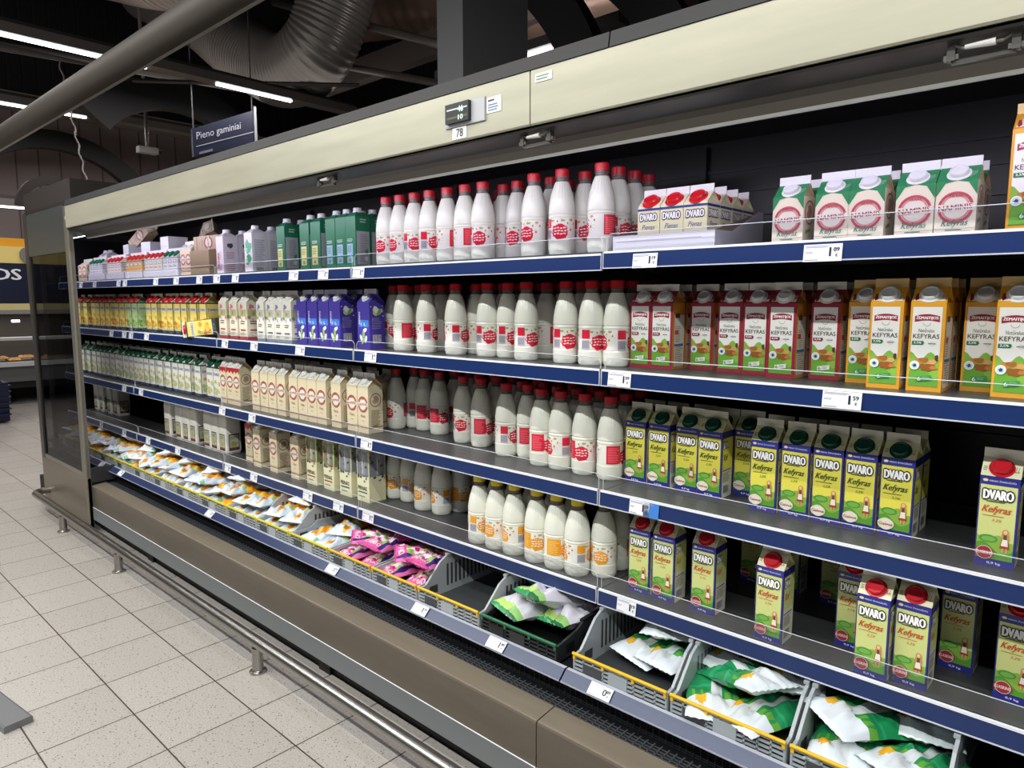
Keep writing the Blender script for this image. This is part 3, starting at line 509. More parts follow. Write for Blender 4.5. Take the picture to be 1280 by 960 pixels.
def chequer_art(base, band, fruit, foot):        # the tall left-hand cartons: dark top line, pale band with a word, fruit, dark foot
    def art(F, R, Lf, Bk, Rf, Hh):
        for A in (F, Bk, R, Lf):
            A.rect(0.03, 0.0, 0.97, Hh, base, 1); A.rect(0.0, Hh - 0.12, 1, Hh - 0.02, '4A5460', 2)
            A.rect(0.05, Hh - 0.62, 0.95, Hh - 0.38, band, 3); A.text('DVARO', 0.5, Hh - 0.59, '3C3C50', w=0.74, h=0.18, l=4, bold=0.02)
            r = random.Random(4)
            for k in range(9): A.blob(0.15 + 0.7 * r.random(), Hh * 0.18 + Hh * 0.4 * r.random(), 0.16, 0.14, fruit[k % len(fruit)], 3 + k % 3, k)
            A.rect(0, 0, 1, 0.22, foot, 6); A.text('0,9 kg', 0.5, 0.07, 'C8CCD8', w=0.4, h=0.08, l=7)
        Rf.rect(0, 0.0, 1, 0.25, 'F0EEDC', 2)
    return art
def tall_art(stick, stickt):
    def art(F, R, Lf, Bk, Rf, Hh):
        for A in (F, Bk):
            A.rect(0.14, 0.25, 0.72, 0.62, stick, 3); A.rect(0.14, 0.68, 0.72, 1.35, stick, 3); A.lines(0.2, 0.85, 0.66, 1.25, 4, '8C9A78', 4)
            A.lines(0.16, 1.45, 0.8, 1.65, 3, 'D8E6DC', 3); A.blob(0.42, 0.42, 0.14, 0.10, '8FA86A', 4, 3)
        R.rect(0.06, 0.15, 0.94, 2.05, 'AEB2B4', 2); R.lines(0.3, 0.3, 0.86, 1.9, 16, '84888C', 3); R.rect(0.62, 0.75, 0.84, 1.0, '3F8A56', 4); R.ell(0.7, 0.5, 0.12, 0.14, 'D6DAD6', 4)
        R.lines(0.3, Hh - 0.4, 0.8, Hh - 0.12, 2, 'C8D8CC', 3)
    return art
def spout_carton(kind, w, d, h, body, topc, capc, art, side=None):       # pitched top running up to a round screw cap
    root = empty(KIND[kind]['name']); mb = MB(); x, y = w / 2, d / 2
    mb.box(-x, x, -y, y, 0, h, body)
    t = 0.33 * w; q = 0.24; r0 = [(-x, -y, h), (x, -y, h), (x, y, h), (-x, y, h)]; r1 = [(-x * q, -y * q, h + t), (x * q, -y * q, h + t), (x * q, y * q, h + t), (-x * q, y * q, h + t)]
    for k in range(4): mb.poly([r0[k], r0[(k + 1) % 4], r1[(k + 1) % 4], r1[k]], topc)
    mb.poly(r1, topc)
    art(*faces_of(mb, w, d, h, 0.03), h / w)
    if side: pass
    mb.build('carton_body', 'print', root)
    cm = MB(); r = 0.235 * w
    cm.lathe([(r * 1.1, h + t * 0.72, capc), (r * 1.1, h + t * 0.9, capc), (r, h + t * 0.92, capc), (r, h + t + 0.011, capc), (r * 0.9, h + t + 0.013, capc), (0.001, h + t + 0.013, capc)], 20, rf=lambda a, z: 1 + 0.012 * math.cos(20 * a))
    cm.build('screw_cap', 'plastic', root); return root
def jug_art(F, R, Lf, Bk, Rf, Hh):
    for A in (F, Bk, R, Lf):
        c = 'D7A93A' if A is Lf else 'C9C4A8'
        A.rect(0.17, 0.22, 0.83, 1.22, '2B2B2E', 2); A.rect(0.21, 0.27, 0.79, 1.16, c, 3)
        A.lines(0.26, 0.9, 0.74, 1.1, 2, '6A6658', 4); A.blob(0.5, 0.62, 0.2, 0.16, 'A9B06A', 4, 2); A.rect(0.21, 0.27, 0.79, 0.40, '8A4A48', 4)
def jug(kind, w, d, h):
    root = empty(KIND[kind]['name']); mb = MB(); r = 0.012
    def ring(sx, z):
        P = []
        for cx, cy, a0 in ((1, 1, 0), (-1, 1, PI / 2), (-1, -1, PI), (1, -1, 3 * PI / 2)):
            for k in range(4):
                a = a0 + PI / 2 * k / 3; P.append((cx * (w / 2 * sx - r) + r * math.cos(a), cy * (d / 2 * sx - r) + r * math.sin(a), z))
        return P
    Z = [(0.86, 0.0), (0.97, 0.012), (1.0, 0.03), (1.0, h), (0.93, h + 0.015), (0.72, h + 0.035), (0.42, h + 0.045)]
    rs = [ring(s, z) for s, z in Z]; n = 16
    for a, b in zip(rs, rs[1:]): mb.add(a + b, [(k, (k + 1) % n, n + (k + 1) % n, n + k) for k in range(n)], 'EDEBE2', True)
    mb.add(rs[-1], [tuple(range(n))], 'EDEBE2'); mb.add(rs[0], [tuple(reversed(range(n)))], 'EDEBE2')
    jug_art(*faces_of(mb, w + 0.0006, d + 0.0006, h, 0.03), h / w); mb.build('jug_body', 'plastic', root, weld=False)
    cm = MB(); cm.lathe([(0.019, h + 0.043, 'E6E4DC'), (0.019, h + 0.058, 'E6E4DC'), (0.017, h + 0.06, 'E6E4DC'), (0.001, h + 0.06, 'E6E4DC')], 16); cm.build('screw_cap', 'plastic', root)
    return root

# ------------------------------------------------------------------ fluted milk bottle with a sleeve
def bottle(kind, hue, cap, accent):
    root = empty('milk_bottle'); W_ = 'E9EADF'; mb = MB()
    prof = [(0.030, 0.0), (0.038, 0.001), (0.0405, 0.006), (0.0425, 0.016), (0.043, 0.046), (0.0415, 0.050), (0.0415, 0.116), (0.0428, 0.119), (0.043, 0.122), (0.0412, 0.1265), (0.0428, 0.131), (0.0423, 0.146),
            (0.0407, 0.161), (0.0382, 0.176), (0.0348, 0.190), (0.0308, 0.203), (0.0272, 0.214), (0.0243, 0.223), (0.0213, 0.231)]
    def fl(a, z):
        k = max(0, 1 - abs(z - 0.212) / 0.045); b = max(0, 1 - abs(z - 0.006) / 0.012)
        return 1 + 0.040 * k * math.cos(22 * a) + 0.03 * b * math.cos(5 * a)
    mb.lathe([(r, z, W_) for r, z in prof], 66, rf=fl)
    N = '6E625F'; mb.lathe([(0.0213, 0.2305, N), (0.0195, 0.234, N), (0.0193, 0.241, N), (0.0213, 0.242, N), (0.0213, 0.2445, N), (0.0193, 0.245, N), (0.0193, 0.26, N)], 24)
    mb.build('bottle_body', 'plastic', root)
    lb = MB(); R0 = 0.0423
    lb.lathe([(R0, 0.0515, 'F3F1EA'), (R0, 0.1145, 'F3F1EA')], 40)
    def cyl(u, v, l): a = u; q = R0 + 0.0001 + EPS * l; return (q * math.cos(a), q * math.sin(a), 0.0515 + v * 0.063)
    A = Art(lb, cyl, 0.16)
    A.rect(0.0, 0.05, 1.15, 1.0, hue, 2); A.lines(0.12, 0.12, 1.05, 0.9, 9, tuple(min(1, x * 1.25 + 0.12) for x in lin(hue)), 3)
    for a0 in (1.25, 4.05):                       # the wordmark patch: a ragged block of colour with pale strokes
        A.blob(a0 + 0.42, 0.36, 0.66, 0.38, hue, 2, 3, j=0.14); A.rect(a0 - 0.12, 0.12, a0 + 0.96, 0.64, hue, 3)
        for k in range(3):
            for q in range(4): A.blob(a0 + 0.05 + 0.24 * q + 0.05 * (k % 2), 0.24 + 0.14 * k + 0.02 * (q % 2), 0.10, 0.035, 'F9E4E2', 4, q + k, 8)
        A.lines(a0 + 0.1, 0.02, a0 + 0.7, 0.14, 1, hue, 3)
    for a, b, r in ((2.45, 0.5, 0.17), (2.2, 0.78, 0.13), (2.72, 0.72, 0.14), (5.3, 0.45, 0.18), (5.05, 0.76, 0.13), (5.6, 0.75, 0.14), (1.5, 0.85, 0.13), (4.3, 0.86, 0.13)):
        r *= 1.45; A.ell(a, b, 0.9 * r, 0.62 * r, 'D9DDC4', 3, 14)
        for k in range(8):
            t = 2 * PI * k / 8; A.ell(a + 0.75 * r * math.cos(t), b + 0.55 * r * math.sin(t) * 1.1, 0.40 * r, 0.16 * r, 'FFFFFF', 4, 8, t)
        A.ell(a, b, 0.34 * r, 0.25 * r, accent, 6, 8)
    for k, (a, b) in enumerate(((1.9, 0.9), (2.5, 0.92), (4.7, 0.9), (5.35, 0.93), (3.9, 0.9))): A.blob(a, b, 0.16, 0.06, ('A9B86A', 'C9A070')[k % 2], 3, k)
    A.rect(3.1, 0.55, 3.75, 1.0, hue, 3); A.rect(3.1, 0.0, 3.75, 0.5, 'D4D2DC', 3)
    for k in range(9): A.rect(3.14 + 0.066 * k, 0.06, 3.17 + 0.066 * k, 0.46, '6A6878', 4)
    lb.build('label_sleeve', 'film', root)
    cm = MB(); cm.lathe([(0.0218, 0.2465, cap), (0.0218, 0.2675, cap), (0.0200, 0.2705, cap), (0.001, 0.2705, cap)], 48, rf=lambda a, z: 1 + 0.018 * math.cos(24 * a)); cm.build('bottle_cap', 'plastic', root)
    return root

def K(kind, name, look, cat, w, d, fn): KIND[kind] = dict(name=name, look=look, cat=cat, w=w, d=d, fn=fn)
def gk(kind, name, look, w, d, h, gh, body, roofc, finc, art, **kw): K(kind, name, look, 'carton', w, d, lambda: gable_carton(kind, w, d, h, gh, body, roofc, finc, art, **kw))
gk('green_cap_kefir_carton', 'kefir_carton', 'yellow kefir carton with green cap', .074, .074, .197, .036, '2C2F8C', 'E6E4B4', 'E9E8D8', kefir_art('EBE258', '3E5A2C', '2,5%', 'Gaivus', 'ECE9D8', 'B03048'), cap='0F4A38', side='DCD8A8')
gk('red_cap_kefir_carton', 'kefir_carton', 'pale green kefir carton with red cap', .072, .072, .200, .036, '2C2F8C', 'ECEBC8', 'E9E8D8', kefir_art('D3DA8C', 'C8502A', '3,2%', 'KLASIKINIS', 'A82E3A', 'F2DCD8'), cap='C8202E', side='D6D4A0')
gk('crimson_kefir_carton', 'kefir_carton', 'crimson-framed kefir carton with white cap', .073, .073, .200, .036, 'A3213F', 'A3213F', 'F0EEEA', dairy_art('A3213F', '9C1E3C', '8E1C38', 'F2F0EC', 'E59A3C', '0,5%'), cap='EFEFEF', side='C98A3A')
gk('orange_kefir_carton', 'kefir_carton', 'orange-framed kefir carton with white cap', .071, .071, .203, .036, 'EBA92F', 'EBA92F', 'EBC98A', dairy_art('EBA92F', 'A3213F', '2F7A4E', '3F9A55', 'EBA92F', '2,5%'), cap='F1F3F5', side='E59F28')
gk('stamp_kefir_carton', 'kefir_carton', 'short green-topped kefir carton with pink stamp', .076, .076, .112, .034, 'F1E7D3', '2F8A58', 'F2F0F4', stamp_art(False, True), cap='F1EFF6', cap_r=.24, side='D9C4A4')
gk('stamp_milk_carton', 'milk_carton', 'beige milk carton with brick-red stamp', .077, .077, .205, .036, 'EADDBC', 'EDE6D2', 'F1EEE8', stamp_art(True), cap='F1F1EF', cap_r=.25, side='DCCBA4')
gk('red_top_stamp_carton', 'milk_carton', 'beige milk carton with bright red shoulder', .074, .074, .205, .036, 'EADDBC', 'E8E2DA', 'F1EEE8', lambda F, R, Lf, Bk, Rf, H: (stamp_art(True)(F, R, Lf, Bk, Rf, H), F.poly([(0, H), (0, H - .45), (.25, H - .2), (.5, H - .42), (.75, H - .2), (1, H - .45), (1, H)], 'D2283A', 6)), cap='F1F1EF', cap_r=.25, side='D8C9A8')
gk('stamp_half_carton', 'milk_carton', 'small pinkish cream milk carton', .07, .07, .15, .03, 'F0D9C2', 'EFE4D8', 'F1EEE8', stamp_art(True), cap='F1F1EF', cap_r=.25)
gk('cream_half_carton', 'milk_carton', 'small cream milk carton', .09, .09, .12, .03, 'EFE3C8', 'EFE4D8', 'F1EEE8', stamp_art(True), cap=None)
gk('berry_jar_carton', 'milk_carton', 'cream milk carton picturing red berries', .09, .075, .23, .03, 'EFEBC4', 'E9E6CC', 'EFEDE0', jar_art(True), cap='E9E9E4')
gk('lavender_jar_carton', 'milk_carton', 'cream milk carton picturing lavender', .09, .09, .232, .03, 'EFEBC4', 'E9E6CC', 'EFEDE0', jar_art(False), cap='E9E9E4')
gk('pink_flower_carton', 'milk_carton', 'cream milk carton with pink flowers', .088, .08, .198, .036, 'F1EBD4', 'F1EDE2', 'F4F2EC', flower_art(True), cap='F2F2F0')
gk('lilac_flower_carton', 'milk_carton', 'cream milk carton with lilac flowers', .078, .08, .198, .036, 'F1EFDF', 'F1EFE6', 'F4F2EC', flower_art(False), cap='F2F2F0')
gk('purple_carton', 'milk_carton', 'purple milk carton with white blossoms', .084, .08, .2, .036, '4B3FA6', '463A9C', 'CFCBE4', purple_art, cap='E9E9F0', cap_r=.2, side='5A4EB4')
gk('yellow_milk_carton', 'milk_carton', 'yellow milk carton with red cap', .088, .08, .196, .034, '5A5A40', 'F2EFDC', 'ECEAD8', chequer_art('F2E07A', 'ECE6EA', ('E9A832', 'F0C850', 'D98A3A', 'E8D27A'), '2F3E66'), cap='D01F2C', cap_r=.3, side='A9A040')
gk('lime_milk_carton', 'milk_carton', 'lime green milk carton with red cap', .088, .08, .196, .034, '4C6A44', 'E4EED4', 'ECEAD8', chequer_art('CFE8A4', 'E6EEE2', ('9CCB5A', 'C8E08A', '7FB84E', 'DCEBB4'), '2F3E66'), cap='D01F2C', cap_r=.3, side='5A8A4A')
gk('green_cap_carton', 'milk_carton', 'whitish milk carton with dark green cap', .088, .08, .196, .034, '3C4A48', 'F0F2EC', 'EFF0EA', chequer_art('E9ECE0', 'E2DCEA', ('C8D4A0', 'E0C27A', 'B9C890', 'D8A86A'), '2A3658'), cap='0F5238', cap_r=.3, side='DCE2DC')
K('pink_tall_carton', 'milk_carton', 'tall white and pink milk carton with white cap', 'carton', .08, .085, lambda: spout_carton('pink_tall_carton', .08, .085, .2, 'EDE6EE', 'EFECF2', 'F2F0F6',
  lambda F, R, Lf, Bk, Rf, H: [(A.lines(.15, .2, .85, .7, 4, 'D98AA0', 3), A.text('PIENAS', .45, .9, 'C8587A', w=1.0, h=.3, l=3, bold=.02, rot=PI / 2) if A is F else A.blob(.5, 1.9, .2, .2, '4A4650', 3, 4), A.lines(.2, 1.0, .8, 1.5, 5, 'C89AA8' if A is not F else 'E9C8D2', 2)) for A in (F, R, Bk)]))
K('white_tall_carton', 'milk_carton', 'tall white and green milk carton with white cap', 'carton', .08, .085, lambda: spout_carton('white_tall_carton', .08, .085, .2, 'E9E9EC', 'ECECF0', 'F2F0F6',
  lambda F, R, Lf, Bk, Rf, H: [(F.blob(.5, 1.6, .35, .45, '6CBF9A', 3, 2), F.blob(.5, .8, .36, .3, '3FA070', 3, 5), F.text('PIENAS', .4, 1.0, 'F6F6F6', w=1.1, h=.3, l=5, bold=.02, rot=PI / 2)), R.lines(.15, .4, .85, 2.1, 18, 'B4B4BC', 3), R.bars(.2, .1, .7, .35, 3)]))
K('green_yellow_carton', 'milk_carton', 'tall green milk carton with pale yellow panel', 'carton', .078, .075, lambda: spout_carton('green_yellow_carton', .078, .075, .212, '1F7A54', '2A7E5A', 'D9D9E0', tall_art('EDE79A', 0)))
K('green_blue_carton', 'milk_carton', 'tall green milk carton with light blue panel', 'carton', .074, .075, lambda: spout_carton('green_blue_carton', .074, .075, .215, '1F7A54', '2A7E5A', 'D9D9E0', tall_art('A4CFEA', 0)))
K('white_jug_carton', 'milk_jug', 'square white milk jug with black-framed label', 'jug', .095, .095, lambda: jug('white_jug_carton', .095, .095, .21))
K('red_bottle', 'milk_bottle', 'white milk bottle with red cap and red label', 'bottle', .086, .086, lambda: bottle('red_bottle', 'DE2A44', 'C8202E', 'D98A2B'))
K('yellow_bottle', 'milk_bottle', 'white milk bottle with yellow cap and orange label', 'bottle', .086, .086, lambda: bottle('yellow_bottle', 'EFA51E', 'F6DC22', 'E07A20'))
PROTO = {}
def place(kind, x, y, z, rz=0, rx=0, ry=0):
    if kind not in PROTO:
        o = KIND[kind]['fn'](); PROTO[kind] = o
    else: o = copy_tree(PROTO[kind])
    o.location = (x, y, z); o.rotation_euler = (rx, ry, rz)
    return o

# ================================================================== the hall
fl = MB(); fl.poly([(-17, -6, 0), (3.5, -6, 0), (3.5, 9, 0), (-17, 9, 0)], 'BBBBBB'); structure(fl.build('floor', 'tiles'))
ce = MB(); ce.box(-17, 3.5, -6, 9, 6.6, 6.7, '17171A')
structure(ce.build('ceiling', 'matte'))
wl = MB()
wl.box(-13.2, -13.0, -6, 9, 0, 4.35, '8C8080')
for k in range(50): wl.box(-13.0, -12.985, -6 + 0.3 * k, -5.985 + 0.3 * k, 0, 4.35, '605656')
wl.box(-13.2, -12.9, -6, 9, 4.35, 4.62, '8E8682'); wl.box(-13.2, -13.1, -6, 9, 4.62, 6.6, '101012')
for k in range(75): wl.box(-13.1, -13.07, -6 + 0.2 * k, -5.97 + 0.2 * k, 4.62, 6.6, '1C1C1F')
structure(wl.build('wall_left', 'matte'))
wb = MB(); wb.box(-17, 3.5, 8.9, 9.0, 0, 6.6, '1B1B1E')
for k in range(60): wb.box(-16.8 + 0.34 * k, -16.77 + 0.34 * k, 8.87, 8.9, 0, 6.6, '2A2A2C')
structure(wb.build('wall_back', 'matte'))

# ================================================================== the refrigerated case
CX0, CX1 = -6.43, 1.31
SEAM = [-6.40, -4.94, -3.69, -2.44, -1.19, 0.06, 1.31]
LIP = {1: 1.635, 2: 1.296, 3: 0.929, 4: 0.617}
SURF = {1: 1.640, 2: 1.291, 3: 0.922, 4: 0.609}
case = tag(empty('refrigerated_case', (0, 1.8, 0)), 'long open refrigerated dairy case with cream canopy and blue shelf edges', 'refrigerator')
OY = -1.8   # parts are modelled in room coordinates and hang on the case's base point
def part(mb, name, mats, parent=case, weld=False):
    o = mb.build(name, mats, parent, weld=weld)
    if parent is case: o.location = (0, OY, 0)
    return o
b = MB()   # liner
b.box(CX0 - 0.03, CX1, 2.30, 2.36, 0.10, 2.06, '06070C')
for z in (0.75, 1.12, 1.50, 1.78, 1.86, 1.93): b.box(CX0, CX1, 2.292, 2.30, z, z + 0.012, '0B0D18')
for s in SEAM[1:-1]: b.box(s - 0.02, s + 0.02, 2.28, 2.30, 0.42, 2.02, '05060A')
part(b, 'back_panel', 'worn')
b = MB(); b.box(CX0, CX1, 1.53, 2.36, 2.035, 2.075, '0D0E12'); b.box(CX0, CX1, 1.53, 1.56, 1.93, 2.04, '0D0E12')
part(b, 'roof_panel', 'matte')
b = MB(); b.ext_x([(1.515, 0.10), (2.30, 0.10), (2.30, 0.40), (1.58, 0.40), (1.58, 0.33), (1.515, 0.31)], CX0, CX1, '15161A')
b.box(CX0, CX1, 1.545, 2.30, 0.385, 0.402, '26282C'); part(b, 'deck', 'worn')
# canopy: cream fascia, dark strip above, grey underside turning down to a light edge
for a, c in ((-4.94, -1.192), (-1.188, CX1)):
    b = MB(); b.ext_x([(1.375, 1.940), (1.379, 1.936), (1.392, 1.938), (1.392, 2.070), (1.375, 2.068)], a, c, 'B6B3A1')
    part(b, 'fascia_panel', 'worn')
for a, c in ((-4.94, -0.955), (-0.951, CX1)):
    b = MB(); b.ext_x([(1.372, 2.069), (1.50, 2.069), (1.50, 2.106), (1.378, 2.104)], a, c, '232226'); part(b, 'top_strip', 'matte')
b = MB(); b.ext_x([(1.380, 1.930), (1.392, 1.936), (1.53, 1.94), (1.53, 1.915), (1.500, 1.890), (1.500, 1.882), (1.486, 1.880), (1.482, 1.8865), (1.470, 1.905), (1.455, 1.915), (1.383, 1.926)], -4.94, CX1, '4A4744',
               cols=['2A2A2C', '2A2A2C', '303034', '303034', 'A9AEB0', 'D6DADA', 'D6DADA', '66625D', '56524E', '3E3C3A', '2E2C2B'])  # shade of the downward faces and the bright edge put into face colours
part(b, 'canopy_underside', 'metal')
b = MB(); b.tube([(CX0 + 0.05, 1.545, 1.925), (CX1, 1.545, 1.925)], 0.012, 'FFFFFF', 8); part(b, 'light_tube', 'lamp')
for cx in (-2.15, -1.195, -0.235):   # pull handles of the night blind
    b = MB(); hw = 0.045
    for s in (-1, 1):
        b.box(cx + s * hw - 0.006, cx + s * hw + 0.006, 1.400, 1.416, 1.898, 1.930, '55524F'); b.box(cx + s * hw - 0.011, cx + s * hw + 0.011, 1.402, 1.414, 1.900, 1.908, '6B6864')
    b.tube([(cx - hw, 1.404, 1.925), (cx - hw * 0.6, 1.40, 1.915), (cx + hw * 0.6, 1.40, 1.915), (cx + hw, 1.404, 1.927)], 0.003, '77736F', 8)
    b.tube([(cx - hw * 0.55, 1.398, 1.915), (cx + hw * 0.4, 1.398, 1.915)], [0.004, 0.0065], 'E9E9E6', 8)
    b.box(cx - hw, cx + hw, 1.405, 1.414, 1.893, 1.899, '4A4744'); part(b, 'blind_handle', 'plastic')
# small fittings on the fascia
b = MB(); y = 1.3745
b.box(-1.50, -1.345, y - 0.005, y, 1.975, 2.035, 'B9BBC2'); b.box(-1.487, -1.395, y - 0.016, y - 0.005, 1.983, 2.034, '1B2024')
b.box(-1.480, -1.400, y - 0.0165, y - 0.016, 2.016, 2.020, 'C8D2D8'); b.box(-1.480, -1.40, y - 0.0165, y - 0.016, 1.993, 1.999, '5A5A34')
dp = part(b, 'temperature_display', 'plastic')
b = MB(); A = Art(b, lambda u, v, l: (u, y - 0.0168 - EPS * l, v)); A.text('46', -1.424, 2.008, 'FFFFFF', w=0.02, h=0.016); A.text('10', -1.424, 1.988, 'FFFFFF', w=0.018, h=0.013)
b.build('digits', 'lamp_small', dp)
def sticker(x0, x1, z0, z1, fn, col='F1F2F4'):
    q = MB(); q.box(x0, x1, y - 0.0012, y, z0, z1, col); fn(Art(q, lambda u, v, l: (u, y - 0.0012 - EPS * l, v))); part(q, 'sticker', 'print')
sticker(-1.474, -1.418, 1.942, 1.973, lambda A: A.text('78', -1.444, 1.947, '2A2A2E', w=0.026, h=0.022, bold=0.01))
sticker(-1.340, -1.288, 1.990, 2.030, lambda A: (A.lines(-1.335, 2.017, -1.305, 2.026, 1, '3A3C42', 3), A.lines(-1.335, 1.994, -1.293, 2.014, 3, '6A86B8', 3)))
sticker(-1.172, -1.118, 2.035, 2.055, lambda A: (A.lines(-1.168, 2.038, -1.122, 2.052, 2, '7A9A8A', 3)))
# shelves: board, blue price rail, clear guard in each bay
for lv in (1, 2, 3, 4):
    for k in range(6):
        a, c = SEAM[k] + 0.002, SEAM[k + 1] - 0.002; dz = 0.005 if (lv == 1 and k >= 4) else 0.0
        zs, zl = SURF[lv], LIP[lv] + dz; yb = {1: 2.22, 2: 2.25, 3: 2.28, 4: 2.29}[lv]
        b = MB(); b.ext_x([(1.706, zs), (yb, zs), (yb, zs - 0.022), (1.80, zs - 0.034), (1.706, zs - 0.034)], a, c, '48494C')
        for q in range(3): b.box(a + 0.05, c - 0.05, 1.83 + 0.14 * q, 1.833 + 0.14 * q, zs, zs + 0.0006, '3A3B3E')
        for q in (a + 0.01, c - 0.03): b.ext_x([(yb, zs - 0.02), (1.85, zs - 0.034), (yb, zs - 0.10)], q, q + 0.02, '303236')
        sh = part(b, 'shelf', 'worn')
        r = MB(); h = 0.047
        r.ext_x([(1.700, zl - 0.006), (1.7055, zl - 0.006), (1.7055, zl - h), (1.6975, zl - h)], a, c, '182E60')
        r.box(a, c, 1.6985, 1.7065, zl - 0.006, zl, 'E9ECF2'); r.box(a, c, 1.6955, 1.7055, zl - h - 0.003, zl - h, 'C9CCD6')
        r.box(a, a + 0.003, 1.697, 1.705, zl - h, zl, 'B9BFCC'); r.box(c - 0.003, c, 1.697, 1.705, zl - h, zl, 'B9BFCC'); r.build('price_rail', 'plastic', sh)
        if lv in (3, 4) or (lv == 2 and k < 4) or (lv == 2 and k >= 4) or lv == 1:
            g = MB(); gz = {1: 0.050, 2: 0.034, 3: 0.046, 4: 0.046}[lv]
            g.box(a + 0.012, c - 0.012, 1.709, 1.7115, zl - 0.006, zl + gz, 'FFFFFF')
            g.tube([(a + 0.006, 1.7102, zl), (a + 0.006, 1.7102, zl + gz - 0.012), (a + 0.018, 1.7102, zl + gz), (c - 0.018, 1.7102, zl + gz), (c - 0.006, 1.7102, zl + gz - 0.012), (c - 0.006, 1.7102, zl)], 0.0011, 'C9CDD2', 6, mi=1)
            g.build('shelf_guard', ['acrylic', 'plastic'], sh)
# lower front: sloped deck rail, air grille, bumper, sheet, plinth
for a, c in ((-6.02, -4.945), (-4.935, -1.193), (-1.187, CX1)):
    b = MB(); b.ext_x([(1.515, 0.392), (1.543, 0.418), (1.556, 0.418), (1.556, 0.392), (1.520, 0.386)], a, c, '2C385E', cols=['2C385E', 'B6BAC6', '2B2E3C', '2B2E3C', '8A8FA0'])
    b.box(a, c, 1.513, 1.519, 0.389, 0.3925, 'A4A9B8')
    part(b, 'deck_price_rail', 'plastic')
b = MB()
for k in range(5): b.ext_x([(1.497 + 0.0125 * k, 0.3205 - 0.001 * k), (1.500 + 0.0125 * k, 0.3205 - 0.001 * k), (1.500 + 0.0125 * k, 0.3165 - 0.001 * k), (1.497 + 0.0125 * k, 0.3165 - 0.001 * k)], -4.92, CX1, '585A5E')
x = -4.92
while x < 0.3:
    b.box(x, x + 0.004, 1.497, 1.550, 0.3165, 0.3195, '585A5E'); x += 0.030 if x < -3 else 0.022
for k in range(9):
    b.box(-4.92, CX1, 1.553 - 0.0005 * k, 1.556 - 0.0005 * k, 0.325 + 0.0068 * k, 0.3265 + 0.0068 * k, '34353A')
x = -3.2
while x < 0.2:
    b.box(x, x + 0.003, 1.5515, 1.556, 0.325, 0.384, '2E2F34'); x += 0.020
part(b, 'air_grille', 'metal')
for a, c in ((-4.94, -1.192), (-1.188, CX1)):
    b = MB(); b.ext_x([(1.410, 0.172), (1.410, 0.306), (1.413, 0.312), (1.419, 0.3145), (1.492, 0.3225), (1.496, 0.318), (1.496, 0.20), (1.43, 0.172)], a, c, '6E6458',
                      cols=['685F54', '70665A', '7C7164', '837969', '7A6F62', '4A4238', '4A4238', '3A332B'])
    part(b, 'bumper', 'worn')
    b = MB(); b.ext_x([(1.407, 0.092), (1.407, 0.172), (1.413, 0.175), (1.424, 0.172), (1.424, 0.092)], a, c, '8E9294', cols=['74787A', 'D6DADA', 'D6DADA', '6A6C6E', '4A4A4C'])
    part(b, 'kick_plate', 'matte')
b = MB(); b.box(CX0, CX1, 1.475, 2.34, 0.0, 0.12, '0A0A0B')
for q in (-4.2, -2.4, -0.6): b.box(q, q + 0.08, 1.46, 1.475, 0.0, 0.1, '141416')
part(b, 'plinth', 'matte')
# the closed end bay: glazed panel facing the aisle, brown foot, header; glass end wall
b = MB(); X0, X1, Y0, Y1 = -5.93, -4.945, 1.385, 1.412
b.box(X1 - 0.075, X1, Y0, Y1, 0.03, 2.075, '6E6B66'); b.box(X0, X0 + 0.075, Y0, Y1, 0.03, 2.10, '403E3B')
b.box(X0 + 0.075, X1 - 0.075, Y0 + 0.002, Y1, 1.80, 2.085, '4A4E4E'); b.box(X0 + 0.075, X1 - 0.075, Y0 + 0.002, Y1, 0.36, 0.39, '7A766E')
b.box(X1, X1 + 0.006, 1.380, 1.39, 0.06, 2.075, '8E8A74'); b.box(X1 - 0.03, X1 - 0.01, Y0 - 0.004, Y0, 1.99, 2.01, 'D8D8D8')
part(b, 'end_frame', 'worn')
b = MB(); b.box(X0 + 0.01, X1 - 0.0, Y0 - 0.002, Y1 - 0.002, 0.03, 0.36, '75695C'); part(b, 'end_foot_panel', 'worn')
b = MB(); b.box(X0 + 0.07, X1 - 0.07, 1.396, 1.402, 0.385, 1.805, 'FFFFFF'); part(b, 'end_glass', 'glass')
b = MB(); b.box(CX0 - 0.03, CX0 - 0.02, 1.62, 1.72, 0.42, 2.0, 'FFFFFF'); part(b, 'side_glass', 'glass')
b = MB(); b.box(CX0 - 0.04, CX0, 1.60, 1.625, 0.0, 2.06, '3A3836'); b.box(CX0 - 0.04, CX0, 1.72, 2.34, 0.42, 1.98, '14161C'); b.box(CX0 - 0.04, CX0, 1.60, 2.34, 0.0, 0.42, '4E463C'); b.box(CX0 - 0.04, CX0, 1.60, 2.34, 1.98, 2.06, '3A3836')
part(b, 'side_frame', 'worn')
b = MB(); b.box(-5.93, -4.90, 1.40, 2.34, 2.11, 2.235, '2B2422'); b.box(-5.93, -4.90, 1.398, 1.41, 2.085, 2.11, '1E1A18'); part(b, 'end_top_box', 'matte')
b = MB(); b.box(-4.955, -4.935, 1.412, 1.553, 0.335, 0.428, '3A3A3E'); part(b, 'grille_end_cap', 'worn')
b = MB(); b.ext_x([(1.42, 1.93), (1.50, 1.93), (1.50, 1.905), (1.46, 1.895)], -5.9, -4.955, 'B9BEC0'); part(b, 'end_light_cover', 'metal')

